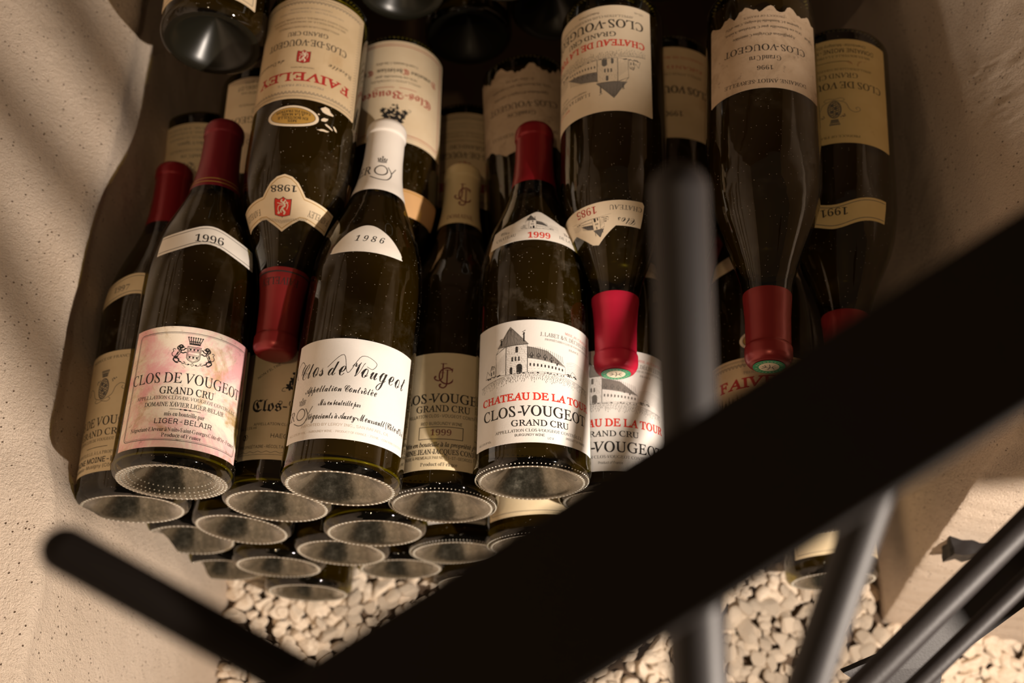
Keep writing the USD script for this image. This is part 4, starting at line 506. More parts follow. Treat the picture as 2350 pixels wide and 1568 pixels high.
FD108"2S472T4A3)4I304Q364T3A5)3O5)4+5(444R4C4H4N4=4U415+3T5,3K5+3B5)3:4Q314K3*4C2S4<2O442M4+2M3R2O3K2R3:3036303-3+3*3/353;3>3?3E3?3K3B3K3G3?4(3=4-3<423=463B4;3K4@3R4B3R4D3I4F3<4G344E3-4@3+4;3,45314.384*363R303U3*4,2T42~3M3;413/483-4?3-4H314L354O3;4P3E4K3R4E4-4=454.4?3U4>3Q4;3N483N444,3P4/3H4,3C3T3>3M3<
FA104"2T452T4B3)4J314S365(3<5)3J5)3Q4T4)4N4.4E404?40414/4,4+3P3S3H3K3@3D3;3P3/3U3/4:3;4:4C484O4=4Q4@4J4A4J4E4P4K4U4S5)5(5)5(4R4S4Q4O4M4L4E4L3<4N374P354S355+385-344F2M4B2O4B2U4=3*4;3/4;324:333E2M3A2L3>2O3A2Q3A2S3>3*353230323,313+373/373<3=3C3B3I3I3M3P3O4*3O453M4<3K4A3F4E3@4H394H344F3/4A3,4=3,433.4-343T3B3P3A3K353N3.3R3(4,
FG107"3(3O3)423,4?344L3:4Q3A4U3H5)3R5)4)4U4.5,425)4/4S444P424K414K4-4N4+4K4+4E44474442414-414,4?414F474G494F4<484J494N4C5+4E5+4G5(4E4R4L4J4Q4F5(4H5+4E5+4C4U4A4N474G414R4(5(3O5*3F5)384Q3.4I2T4B2P452M4(2M3L2O3>2U34313/383*3D~3>3N3A3?3F343M3+3S2U4+2S452S4<3(4B3/4E394E3D4A3L4<3Q463T403T3N3K3H3K~3<4)3?3S3F3Q3L3Q3P3U3Q4-3H4<3H4B3R4O3R4Q3L4Q3H4O3E4L3A4G3>4?3<46
FP98"2P492P4B2S4J3,4Q304T365(3>5(3E4T3I4Q3N4L3R4C4/4M4<5(4@5*4C4U4A4S4@4O4N4,4P3Q4N3H4E364:2U472M422M422O4/2Q3R2S3O2D3K243G243E293A2P3A3+363/333.3/3)3*3+333D383C383?393>3@3<3@4=3?4B3;4H374I314I3-4H3)4A3(493)453.4.344,333T3-4(2T4.~3R3648304<344?3;4?3E4=3N494-414@404E4+4A3R4;
Fa62"2S3:2T3F3*3O344,3@473E473E453J424,4.4,4*4)4)4(3T4(314*3/4032423/3R2M3O2O3O2Q3L2R3H3(3E3/312M3/2M3.2O3/2S3(3/~353O353>38333;3/3=3/3F363F3T3:4+374(
Fc51"3*3S3.4+3A483F473L423Q433R413Q4.3H3T3E3T3<4.3:4.3:4,3:373;343C3/3I313N353Q333Q323N3/3;2M382O392R322U3-3-3*33
Fd64"2T4D2U4K3)4N3,4Q344T3>4U3>4Q394Q354N354J374G3<4B3R454,4-4/4)413P413I4/3B4(343C2M3>2M3;2P342T2U3*2U3.3)3/3*323)4)39433.4:3(4@~3:333E3,3H3,3L333P3?3P3K3N3R3I4)3@4/3>4/3:4-
Fe55"3*3R3.4)3D483H473U3R3U3O3S3N3:3;3:383<353B313I303O323R353U333A2M3=2N3=2Q322U3,3/3*35~3:4)3:3B3:3B3H3L3>4-3=4-
Fg64"2S2E2S2H322H322D342?382;3=2:3F2;3L2@3O2E3O2K3I3*3H323D3/342O3/2O302U3*3/2T382T3F3)3N3/4(3A483E483F463L424,4.4-4*4*3S4(3J4(3<4+3/4/3)4/2R4-2I4(2?3P2:3I273C2537263,2;3(2>~343O343>37383<323?323G373F3B3I3R3:4+374(
Fh61"2U3+3)3,3+3/3+4H3)4N3+4P3-4P314K314G334F344K394Q3B4U3G4U3G4Q3@4O3=4L3;4I3;4*3@4,3M473O483Q453P443P414)4(4,3O4.3H4.3:4*3*3Q2K3J2A3@253=273=283C2@3I2M3M3+3N383N3A3L3H3H3P3B4)3;3R3;323=3/3?3/3D333F30362M312M312O3-2S2U2U
Fi42"2S3T2T4(314136483:4638423<4.3A4,3C4,3C4(3@3T3@3Q3@323A3/3D3/3H333K303<2M392N372R332T303*303S3-3U2U3R`304>334L364S385(3<5)3A5(3B4S3B4O3?4I354>
Fl38"2U3*2U3/3*323*4I2U4N3*4P3,4P3.4M304G314F334K384Q3@4U3F4U3F4Q3A4Q3<4L3:4E3:363;333B3/3E3/3I323L3/3;2M372N382Q362R
Fm102"2S4(2U4,3248354535443;4/3=3U3H403O483S483S464,404.4.4.3U4@484D484J424P4/4P4+4M4)4L3U4M304P3/4U335*304I2M4F2N4D2Q4>2U4=3*4=3P4<3U4:4)484)4.3N4.304.3.423+422U4-2S4)2O4(2M3R2M3N2R3J2U3H2U3H3+3J3,3L3/3L3S3K3U3H4)3=3N3=3/3A3+3A2U3?2U3:2R372O372M322M322O302R3,2T3)2U3)3+3,3.3-303-3Q3+4(2U3T
Fn71"2S4(2U4,3248354535443;4/3=3U3N483R484(43414/414,4.4(4.304/3/413/463348304)2M3T2O3T2P3O2S3L3(3K3,3L3R3J3U3I4)3G4)3=3N3=3/3A3+3A2U3?2U3:2R372O372M322M322O302R3,2T3)2U3)3+3,3.3-303-3Q3+4(2U3T
Fo61"3(3(3(3-3*3.3+323*4)3N483P453O414.3J4.3A4+393R303C2M3>2M382Q~3;313B3-3G3,3K303M373M3A3K3G3C3T3A4-3:4*
Fr50"2S4(2U4,3248354535443;4/3=4(3>4)3D413F483J483M413R4.3R4)3N3S3K3L3G3L3F3Q3C4(3=3M3=343E3/3J313L343O313=2M382O3:2P392R3*3*3*3/3,3/3-333-3Q3+4(2U3T
Fs59"2T3M3(3R3.4,36443<483>483D443K413P413T444(484(4=3U4@3P4D3L4E3G4B3E4?3D4<3>4?3?4C3C4G3H4I3O4I3U4F4+4C4-4<4,434(4,3L3O4(3F4,3>4,364+323R3*3A2P3>2M392M362Q3(3+2U3,2U303/36313:313<3-3C3)3G~35353A3+3C3*3H3*3L3-3N313N363L3;3G3@3D3B3A3B~324(343Q3<3F3G3R3G3R3A3S374+344+
Ft43"2T4)2T4-3,41344:374A384F3=4F3<4=3<433K423K4)3<4(3<333D3/3J323L3/3:2M372O382R302U3)3)3)3-3,3/3,313,4(
Fu72"2S4(3348364636443;4/3=4*3=323>3/3A3.3E3/3L363L3U3I4+3H4+3H403M423Q463Q484(484+43424/424,4/4*4.4(4.304/3/413/463348304)2M3T2O3T2P3T2Q3N2T3L3*3K3/3J3/382M342N332Q3)2U3)3+3+3,3.3/3.3S3+4)3(3T
Fy63"2U4+2U4-3)41334<374:35443<4*3P483R453Q443Q414*4)4/3L403C4/394,3+3Q2H3B253>273>283G2E3K2N3N3+3O3=3N3D3J3O3D4)3<3R3<333=313?3/3B313E323F3/372M332M3/2R3(2U3(3+3*3+3,3-3-323-3N3+3S
'''.strip().split('\n'):
    head, data = line.split('"', 1)
    polys = []
    for part in data.split('`'):
        rings = []
        for rr in part.split('~'):
            v = [IX[rr[i]] * 46 + IX[rr[i + 1]] - 500 for i in range(0, len(rr) - 1, 2)]
            if len(v) >= 6: rings.append(list(zip(v[0::2], v[1::2])))
        if rings:
            pg = Polygon(rings[0], rings[1:])
            polys.append(pg if pg.is_valid else pg.buffer(0))
    GLYPHS[head[:2]] = (int(head[2:]), polys)
ACC = {'é': ('e', 1), 'É': ('E', 1), 'è': ('e', -1), 'à': ('a', -1), 'À': ('A', -1), 'ô': ('o', 2), 'Ô': ('O', 2)}
BASE_DIG = {'I': 'S', 'C': 'S', 'F': 'S'}

def glyph(font, c):
    acc = 0
    if c in ACC: c, acc = ACC[c]
    for k in (font, BASE_DIG.get(font, font), 'S', 'I', 'N'):
        if k + c in GLYPHS:
            adv, polys = GLYPHS[k + c]
            break
    else:
        return 40, []
    if acc:
        top = max(p.bounds[3] for p in polys); cx = sum(p.bounds[0] + p.bounds[2] for p in polys) / 2 / len(polys)
        a = [LineString([(cx - 6, top + 12), (cx + 14, top + 30)]), LineString([(cx + 6, top + 12), (cx - 14, top + 30)]), LineString([(cx - 16, top + 12), (cx, top + 28), (cx + 16, top + 12)])]
        polys = polys + [a[{1: 0, -1: 1, 2: 2}[acc]].buffer(4.5, 2)]
    return adv, polys

def text(s, font, cap, x, y, width=None, align='c', track=0.0, sx=1.0, rot=0.0, bold=0.0, arc=0.0):
    """Polygons (mm) of one line: cap height, baseline y, aligned at x; width stretches the line to that width. arc: mm the ends drop."""
    k = cap / 100.0
    out, pen = [], 0.0
    for c in s:
        if c == ' ':
            pen += 32 + track; continue
        adv, polys = glyph(font, c)
        out += [affinity.translate(p, pen) for p in polys]
        pen += adv + track
    pen -= track
    kx = (width / max(pen, 1)) if width else k * sx
    x0 = {'c': x - pen * kx / 2, 'l': x, 'r': x - pen * kx}[align]
    out = [affinity.affine_transform(p, [kx, 0, 0, k, x0, y]) for p in out]
    if bold: out = [p.buffer(bold, 2) for p in out]
    if arc:
        h = pen * kx / 2
        out = [affinity.translate(affinity.rotate(p, -math.degrees(2 * arc * (p.centroid.x - x) / h / h), origin=p.centroid), 0, -arc * ((p.centroid.x - x) / h) ** 2) for p in out]
    if rot: out = [affinity.rotate(p, rot, origin=(x, y)) for p in out]
    return out

def line(pts, w): return LineString(pts).buffer(w / 2, 3, cap_style='flat' if len(pts) == 2 else 'round')
def stroke(pts, w): return LineString(pts).buffer(w / 2, 3)
def curve(pts, n=6):
    """Catmull-Rom through pts"""
    p = np.array([pts[0]] + list(pts) + [pts[-1]], float); out = []
    for i in range(1, len(p) - 2):
        for t in np.linspace(0, 1, n, endpoint=False):
            out.append(0.5 * (2 * p[i] + (p[i + 1] - p[i - 1]) * t + (2 * p[i - 1] - 5 * p[i] + 4 * p[i + 1] - p[i + 2]) * t * t + (3 * p[i] - p[i - 1] - 3 * p[i + 1] + p[i + 2]) * t ** 3))
    return [tuple(q) for q in out] + [tuple(p[-2])]
def rbox(x0, y0, x1, y1, r): return box(x0 + r, y0 + r, x1 - r, y1 - r).buffer(r, 5)
def frame(g, w): return g.difference(g.buffer(-w))
def ell(cx, cy, a, b): return affinity.scale(Point(cx, cy).buffer(1, 10), a, b)
def place(gs, x, y, s=1.0, flip=False): return [affinity.affine_transform(g, [(-s if flip else s), 0, 0, s, x, y]) for g in gs]

# ------------------------------------------------------------------ bottles
# profile: distance from the base (mm) -> radius (mm)
PT = np.array([0, 0.8, 2, 4, 6, 10, 140, 152, 164, 176, 188, 200, 212, 224, 236, 248, 262, 281, 282.5, 284, 290, 292, 295, 296])
PR = np.array([36.4, 37.9, 39.0, 40.0, 40.4, 40.5, 40.5, 40.2, 39.2, 37.2, 34, 29.6, 25, 20.8, 17.6, 15.7, 14.6, 14.2, 14.3, 15.1, 15.1, 14.7, 13.2, 11.0])
def prof(t, ext=0.0):
    t = np.asarray(t, float)
    return np.interp(np.where(t > 80, np.maximum(t - ext, 80), t), PT, PR)

def lathe(ts, rs, seg=72):
    """rings along +y"""
    ts, rs = np.asarray(ts, float) / 1000, np.asarray(rs, float) / 1000
    a = np.arange(seg) * 2 * np.pi / seg
    V = np.stack([rs[:, None] * np.sin(a), np.repeat(ts[:, None], seg, 1), rs[:, None] * np.cos(a)], -1).reshape(-1, 3)
    i, j = np.meshgrid(np.arange(len(ts) - 1), np.arange(seg), indexing='ij'); k = (j + 1) % seg
    q = np.stack([i * seg + j, (i + 1) * seg + j, (i + 1) * seg + k, i * seg + k], -1).reshape(-1, 4)
    f = np.vstack([q[:, [0, 2, 1]], q[:, [0, 3, 2]]])
    m = trimesh.Trimesh(V, f, process=False)
    return m

def wrap(gs, u0, off, ext, strip=2.5, skirt=False):
    """Lays plane polygons (u = mm round the body, v = mm from the base) on the bottle."""
    vs, fs, n = [], [], 0
    for g in gs:
        for p in getattr(g, 'geoms', [g]):
            if p.is_empty or p.geom_type != 'Polygon' or p.area < 0.004: continue
            x0, y0, x1, y1 = p.bounds
            pieces = [p]
            if x1 - x0 > strip * 1.3 or (y1 > 140 and y1 - y0 > 4):
                pieces = []
                vc = np.linspace(y0 - .01, y1 + .01, max(1, int((y1 - y0) / 2.5)) + 1) if y1 > 140 else [y0 - .01, y1 + .01]
                nu = max(1, int(math.ceil((x1 - x0) / strip))); uc = np.linspace(x0 - .01, x1 + .01, nu + 1)
                for a, b in zip(uc[:-1], uc[1:]):
                    col = p.intersection(box(a, y0 - 1, b, y1 + 1))
                    for c, d in zip(vc[:-1], vc[1:]):
                        q = col if len(vc) == 2 else col.intersection(box(a - 1, c, b + 1, d))
                        pieces += [z for z in getattr(q, 'geoms', [q]) if z.geom_type == 'Polygon' and z.area > 1e-4]
            for q in pieces:
                try: v, f = trimesh.creation.triangulate_polygon(q, engine='earcut')
                except Exception: continue
                if len(f) == 0: continue
                vs.append(v); fs.append(f + n); n += len(v)
    if not vs: return None
    v, f = np.vstack(vs), np.vstack(fs)
    r = prof(v[:, 1], ext) + off
    th = (v[:, 0] + u0) / 40.5
    V = np.stack([r * np.sin(th), v[:, 1], r * np.cos(th)], 1) / 1000
    a, b, c = V[f[:, 0]], V[f[:, 1]], V[f[:, 2]]
    nrm = np.cross(b - a, c - a); mid = (a + b + c) / 3; mid[:, 1] = 0
    bad = (nrm * mid).sum(1) < 0
    f[bad] = f[bad][:, ::-1]
    if skirt:
        for g in gs:
            for p in getattr(g, 'geoms', [g]):
                c = np.array(p.segmentize(2.0).exterior.coords)
                rr = prof(c[:, 1], ext); th = (c[:, 0] + u0) / 40.5
                top = np.stack([(rr + off) * np.sin(th), c[:, 1], (rr + off) * np.cos(th)], 1) / 1000
                low = np.stack([rr * np.sin(th), c[:, 1], rr * np.cos(th)], 1) / 1000
                m = len(c); k = len(V); V = np.vstack([V, top, low]); i = np.arange(m - 1)
                f = np.vstack([f, np.stack([k + i, k + i + 1, k + m + i], 1), np.stack([k + i + 1, k + m + i + 1, k + m + i], 1)])
    tm = trimesh.Trimesh(V, f, process=False); tm.merge_vertices(digits_vertex=7)
    return tm

punt_t = np.array([0, -0.0, 0.6, 2.0, 5.0, 9.0, 14, 19, 23, 25.5, 26.5, 27.0])
punt_r = np.array([36.4, 33.5, 31.5, 29.0, 26.0, 22.5, 18, 13, 8, 4, 1.5, 0.05])
PUNT_MESH = lathe(punt_t, punt_r); PUNT_MESH.invert()
tt = np.r_[np.arange(0, 8, 1.0), np.arange(8, 140, 22), np.arange(140, 282, 4), [282, 282.6, 283.3, 284, 287, 290, 292, 294, 295.2, 296]]
def knurl_mesh(rng, rows):
    base = trimesh.creation.icosphere(subdivisions=1, radius=1.0)
    ms = []
    for rad, num, sz in rows:
        for k in range(num):
            a = 2 * np.pi * k / num
            m = base.copy(); m.apply_scale((sz * 0.75, 0.45, sz))
            m.apply_transform(trimesh.transformations.rotation_matrix(a, (0, 1, 0)))
            tb = np.interp(rad, punt_r[::-1], punt_t[::-1]) if rad < 33 else 0.0
            if rad > 36.5: tb = np.interp(rad, PR[:6], PT[:6])
            m.apply_translation((rad * np.sin(a), tb, rad * np.cos(a))); ms.append(m)
    m = cat_mesh(ms); m.apply_scale(0.001); return m
KNURL1 = knurl_mesh(None, [(35.0, 60, 1.25)])
KNURL2 = knurl_mesh(None, [(35.4, 64, 1.0), (33.2, 60, 0.8), (31.0, 56, 0.75), (28.6, 52, 0.7), (26, 46, 0.65)])
KNURL3 = knurl_mesh(None, [(38.3, 84, 0.7), (35.2, 72, 0.95)])
TORUS = trimesh.creation.torus(major_radius=0.0379, minor_radius=0.0009, major_sections=72, minor_sections=8)
TORUS.apply_transform(trimesh.transformations.rotation_matrix(np.pi / 2, (1, 0, 0)))
TORUS.apply_translation((0, 0.0078, 0))

made = []
POSES = [  # base (m), yaw, tilt (degrees) of each bottle in building order
    ((-0.2299, 0.0013, 0.0102), 1.01, -1.21),
    ((-0.1153, -0.0081, 0.0189), 4.11, -1.05),
    ((0.0116, -0.0014, 0.0014), 1.87, -0.83),
    ((-0.1533, 0.3963, 0.0152), 2.56, 0.22),
    ((0.0862, 0.3783, 0.0248), 2.68, -1.75),
    ((0.1957, 0.3510, 0.0600), 5.60, -0.00),
    ((0.2716, 0.3569, 0.0000), 6.90, -0.00),
    ((-0.2780, 0.0024, -0.0542), -0.72, 0.25),
    ((-0.1706, -0.0007, -0.0437), 3.42, -1.52),
    ((-0.0523, -0.0028, -0.0468), 2.70, -1.87),
    ((0.0708, -0.0013, -0.0534), 3.80, 1.39),
    ((0.1863, -0.0033, -0.0553), 2.45, 0.05),
    ((-0.2765, 0.3760, -0.1080), -1.00, -5.00),
    ((-0.2145, 0.3921, -0.0726), 0.43, -0.20),
    ((-0.0969, 0.4084, -0.0571), 1.03, 1.89),
    ((0.0175, 0.3958, -0.0675), -1.64, -0.79),
    ((0.1468, 0.4160, -0.0703), 3.41, -0.56),
    ((-0.0378, 0.3898, -0.1265), 2.45, -0.05),
    ((-0.2173, 0.0063, -0.1293), 5.48, -2.81),
    ((-0.1080, -0.0055, -0.1043), 0.14, -0.90),
    ((-0.2748, 0.0134, -0.1847), 0.58, -4.54),
    ((0.0161, -0.0123, -0.1297), 0.22, -0.27),
    ((0.1367, -0.0030, -0.1277), 0.16, -0.20),
    ((0.2391, 0.0026, -0.1216), 0.04, -0.04),
    ((-0.1449, -0.0027, -0.1745), 3.37, -2.25),
    ((-0.0511, -0.0004, -0.1911), -0.09, -0.63),
    ((0.0777, 0.0008, -0.1836), 0.09, -0.10),
    ((0.1906, 0.0012, -0.1888), 0.12, -0.11),
    ((-0.2672, 0.0082, -0.2723), 0.44, -1.56),
    ((-0.2068, -0.0020, -0.2220), 2.31, -0.79),
    ((-0.1037, 0.0012, -0.2530), -0.16, -0.61),
    ((0.0163, 0.0012, -0.2372), 0.14, 0.02),
    ((0.2789, -0.0189, -0.2441), -0.00, -0.00),
    ((-0.1956, -0.0080, -0.3019), 2.41, -0.40),
    ((-0.0370, -0.0041, -0.2987), 0.26, 0.00),
    ((-0.2320, 0.3530, 0.0380), 0.00, 0.00),
    ((-0.1780, 0.3950, 0.1000), 0.00, -0.00),
    ((-0.0869, 0.4277, 0.0156), 0.01, 0.00),
    ((-0.0349, 0.4471, -0.0670), 0.00, -0.00),
    ((0.0000, 0.4100, 0.0550), 0.00, -0.00),
    ((0.1302, 0.4310, 0.0291), -0.00, -0.00),
    ((0.2750, 0.4300, 0.0400), 0.00, 0.00),
    ((0.0450, 0.4550, -0.0450), 0.00, 0.00),
    ((0.1600, 0.4400, 0.1120), 0.00, 0.00),
    ((-0.2620, 0.5000, -0.0400), 0.00, 0.00),
    ((0.0620, 0.4250, 0.1200), 0.00, 0.00),
]
def bottle(label, base, yaw, rev=False, tilt=0.0, ext=0.0, gls=None, capsule=None, cap_from=234, knurl=1, heel=False, group=None, punt_mat=None):
    """A lying Burgundy bottle: local +y from the base to the neck, +z up. rev: the neck points at the viewer."""
    base, yaw, tilt = POSES[len(made)]
    made.append(label)
    rz = -yaw + (180 if rev else 0)
    t = thing('wine_bottle', label, 'bottle', base, rz, tilt, group)
    ts = np.where(tt > 80, tt + ext, tt)
    body = lathe(ts, prof(ts, ext))
    obj('glass_body', body, gls or GLASS, t, smooth=60)
    wt = np.r_[9, np.arange(12, 140, 30), np.arange(140, 236, 6)] * 1.0
    wts = np.where(wt > 80, wt + ext, wt); wr = prof(wts, ext) - 2.6; wr[0] -= 6; wr[-1] = 0.1
    obj('wine', lathe(np.r_[9, wts], np.r_[28.0, wr], 48), WINE, t, smooth=60)
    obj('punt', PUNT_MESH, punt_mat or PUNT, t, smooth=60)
    if knurl: obj('knurl_ring', (KNURL1, KNURL2, KNURL3)[knurl - 1], KNURL, t, smooth=True)
    if heel: obj('heel_glass', TORUS, HEEL_GLINT, t, smooth=True)
    if capsule:
        ct = np.r_[np.linspace(cap_from, 281, 14), [282, 282.6, 283.4, 284.2, 285.5, 290, 292, 294, 295.2, 296.2, 296.4, 296.4, 296.4]]
        cr = np.r_[prof(ct[:-3]) + 0.45]
        cr = np.r_[cr, [9.0, 4.5, 0.05]]
        cr[0] -= 0.4
        cp = lathe(ct + ext, cr, 56)
        c = obj('capsule', cp, capsule, t, smooth=40)
    else:
        c = None
    return t, c, ext

def dress(t, name, outline, mat, u0, ext, prints, off=0.16, parent=None):
    """A paper label with its printing as sub-parts."""
    m = wrap([outline], u0, off, ext, skirt=True)
    lab = obj(name, m, mat, parent or t, smooth=True)
    for pname, pmat, gs in prints:
        gs = [g for g in gs if g is not None]
        if name == 'label' or name == 'neck_label':
            inner = outline.buffer(-0.05)
            gs = [g if inner.contains(g) else g.intersection(inner) for g in gs]
        pm = wrap(gs, u0, off + 0.05, ext)
        if pm is not None: obj(pname, pm, pmat, lab, smooth=True)
    return lab

def on_capsule(c, ext, u0, prints, off=0.6):
    for pname, pmat, gs in prints:
        pm = wrap(gs, u0, off, ext, strip=2.0)
        if pm is not None: obj(pname, pm, pmat, c, smooth=True)

def band(capt, ext, t0, w, mat, c, off=0.55):
    ts = np.array([t0, t0 + w / 2, t0 + w]) + ext
    obj('gold_band', lathe(ts, prof(ts, ext) + off, 56), mat, c, smooth=True)

def seal(c, ext):
    """green paper disc on the capsule's end"""
    def disc(r0, r1, t):
        return lathe(np.array([t, t]) + ext, np.array([r1, max(r0, 0.02)]), 40)
    obj('end_seal', disc(0, 10.4, 296.75), GREEN, c, smooth=False)
    obj('seal_centre', disc(0, 6.6, 296.85), CREAM, c, smooth=False)
    marks = []
    for k in range(22):
        a = k * 2 * math.pi / 22
        if k in (5, 16): continue
        marks.append(affinity.rotate(affinity.translate(text('NRPCEBFADS'[k % 10], 'N', 1.5, 0, 7.6)[0], 0, 0), -math.degrees(a), origin=(0, 0)))
    sprig = [stroke(curve([(-4, -3), (-2, 0), (-3.5, 2.5)]), 0.5), stroke(curve([(0, -4), (0.6, 0), (-0.5, 4)]), 0.5), stroke(curve([(4, -3), (2, 0.5), (3.6, 2.8)]), 0.5), stroke(curve([(-4.5, 0.5), (0, -1), (4.6, 0.4)]), 0.4)]
    for nm, gs, mat, y in (('seal_lettering', marks, CREAM, 296.95), ('seal_emblem', sprig, GREY, 296.98)):
        ms = []
        for g in gs:
            v, f = trimesh.creation.triangulate_polygon(g, engine='earcut')
            V = np.stack([-v[:, 0], np.full(len(v), y + ext), v[:, 1]], 1) / 1000
            ms.append(trimesh.Trimesh(V, f, process=False))
        obj(nm, cat_mesh(ms), mat, c, smooth=False)

# ------------------------------------------------------------------ drawings for the labels (units: mm)
def lion():
    """rampant lion facing right, about 9 wide and 16 tall"""
    body = Polygon(curve([(0.2, 9.5), (-0.8, 7.0), (-2.2, 4.4), (-1.8, 2.2), (-0.2, 2.6), (0.4, 4.6), (1.6, 6.6), (2.4, 8.6), (1.6, 10.0), (0.2, 9.5)])).buffer(0)
    head = unary_union([ell(1.5, 12.2, 1.9, 1.8), Polygon([(2.5, 12.8), (4.2, 12.2), (4.0, 11.5), (2.6, 11.2)]), ell(0.4, 11.2, 1.7, 1.9)])
    limbs = [stroke(curve([(2.0, 9.3), (3.8, 9.6), (4.6, 10.8), (5.4, 10.9)]), 0.9), stroke(curve([(1.8, 7.6), (3.6, 7.0), (4.8, 7.8), (5.5, 7.6)]), 0.9),
             stroke(curve([(-1.6, 3.0), (0.8, 2.0), (1.2, 0.4), (2.6, -0.2)]), 1.0), stroke(curve([(-2.0, 3.6), (-2.8, 1.6), (-1.8, 0.2), (-0.6, -0.8), (0.6, -0.9)]), 1.0)]
    tail = stroke(curve([(-2.0, 3.8), (-3.8, 4.6), (-4.4, 6.6), (-3.4, 8.2), (-4.0, 9.6), (-3.2, 10.4), (-2.4, 9.8)]), 0.5)
    solid = unary_union([body, head] + limbs)
    cuts = [stroke(curve([(0.0, 8.6), (0.6, 7.0), (-0.6, 4.4)]), 0.45), stroke([(1.2, 12.6), (1.8, 12.6)], 0.5), stroke(curve([(-0.4, 11.6), (0.4, 10.6), (0.2, 9.9)]), 0.35),
            stroke(curve([(0.9, 9.2), (1.4, 8.0), (0.8, 6.4)]), 0.35), stroke(curve([(-1.4, 6.0), (-1.2, 4.4)]), 0.4)]
    return [solid.difference(unary_union(cuts)), tail]

def crown(w=10.0, h=6.0):
    gs = [Polygon([(-w * .33, 0), (w * .33, 0), (w * .35, h * .2), (-w * .35, h * .2)])]
    for k in range(-3, 4):
        x = k * w / 7
        gs += [stroke([(x * 0.72, h * .2), (x, h * .75)], 0.55), ell(x, h * .86, 0.55, 0.6)]
        if k < 3: gs.append(stroke(curve([(x * .72, h * .22), ((x + w / 14) * .8, h * .45), ((x + w / 7) * .72, h * .22)]), 0.35))
    return gs

def arms():
    sh = Polygon([(-4.6, 7.0), (4.6, 7.0), (4.6, -2.0), (3.4, -3.6), (0, -5.4), (-3.4, -3.6), (-4.6, -2.0)])
    gs = [frame(sh, 0.4), frame(sh.buffer(-0.8), 0.25), line([(-3.9, 2.9), (3.9, 2.9)], 0.3), line([(-3.9, 0.6), (3.9, 0.6)], 0.3)]
    for x in (-2.4, 0, 2.4):
        for y in (4.6, -1.2):
            gs += [stroke(curve([(x - .9, y + .9), (x, y - .2), (x + .9, y + .9)]), 0.3), ell(x, y + .1, 0.5, 0.8), stroke([(x - .9, y - .7), (x + .9, y - .7)], 0.3)]
    gs += [line([(-3.8, y), (3.8, y)], 0.14) for y in (6.2, 5.5, 3.4, -0.2, -2.6)]
    gs += place(crown(11, 6.4), 0, 8.2)
    gs += place(lion(), -10.2, -5.0, 0.92) + place(lion(), 10.2, -5.0, 0.92, True)
    for s in (-1, 1):
        gs += [stroke(curve([(s * 11.5, -5.6), (s * 8.5, -4.8), (s * 6.2, -6.4), (s * 5.0, -5.4), (s * 6.0, -4.8)]), 0.4), stroke(curve([(s * 5, -6.4), (s * 3, -7.2), (s * 1.6, -6.6)]), 0.35)]
    gs += [frame(affinity.rotate(box(-.9, -7.6, .9, -5.8), 45), 0.3), ell(2.6, -6.6, .5, .5), ell(-2.6, -6.6, .5, .5)]
    return gs

def tree_clump(rng, x0, x1, y, h, n):
    return [ell(rng.uniform(x0, x1), y + rng.uniform(0, h), rng.uniform(.25, .6), rng.uniform(.2, .5)) for _ in range(n)]

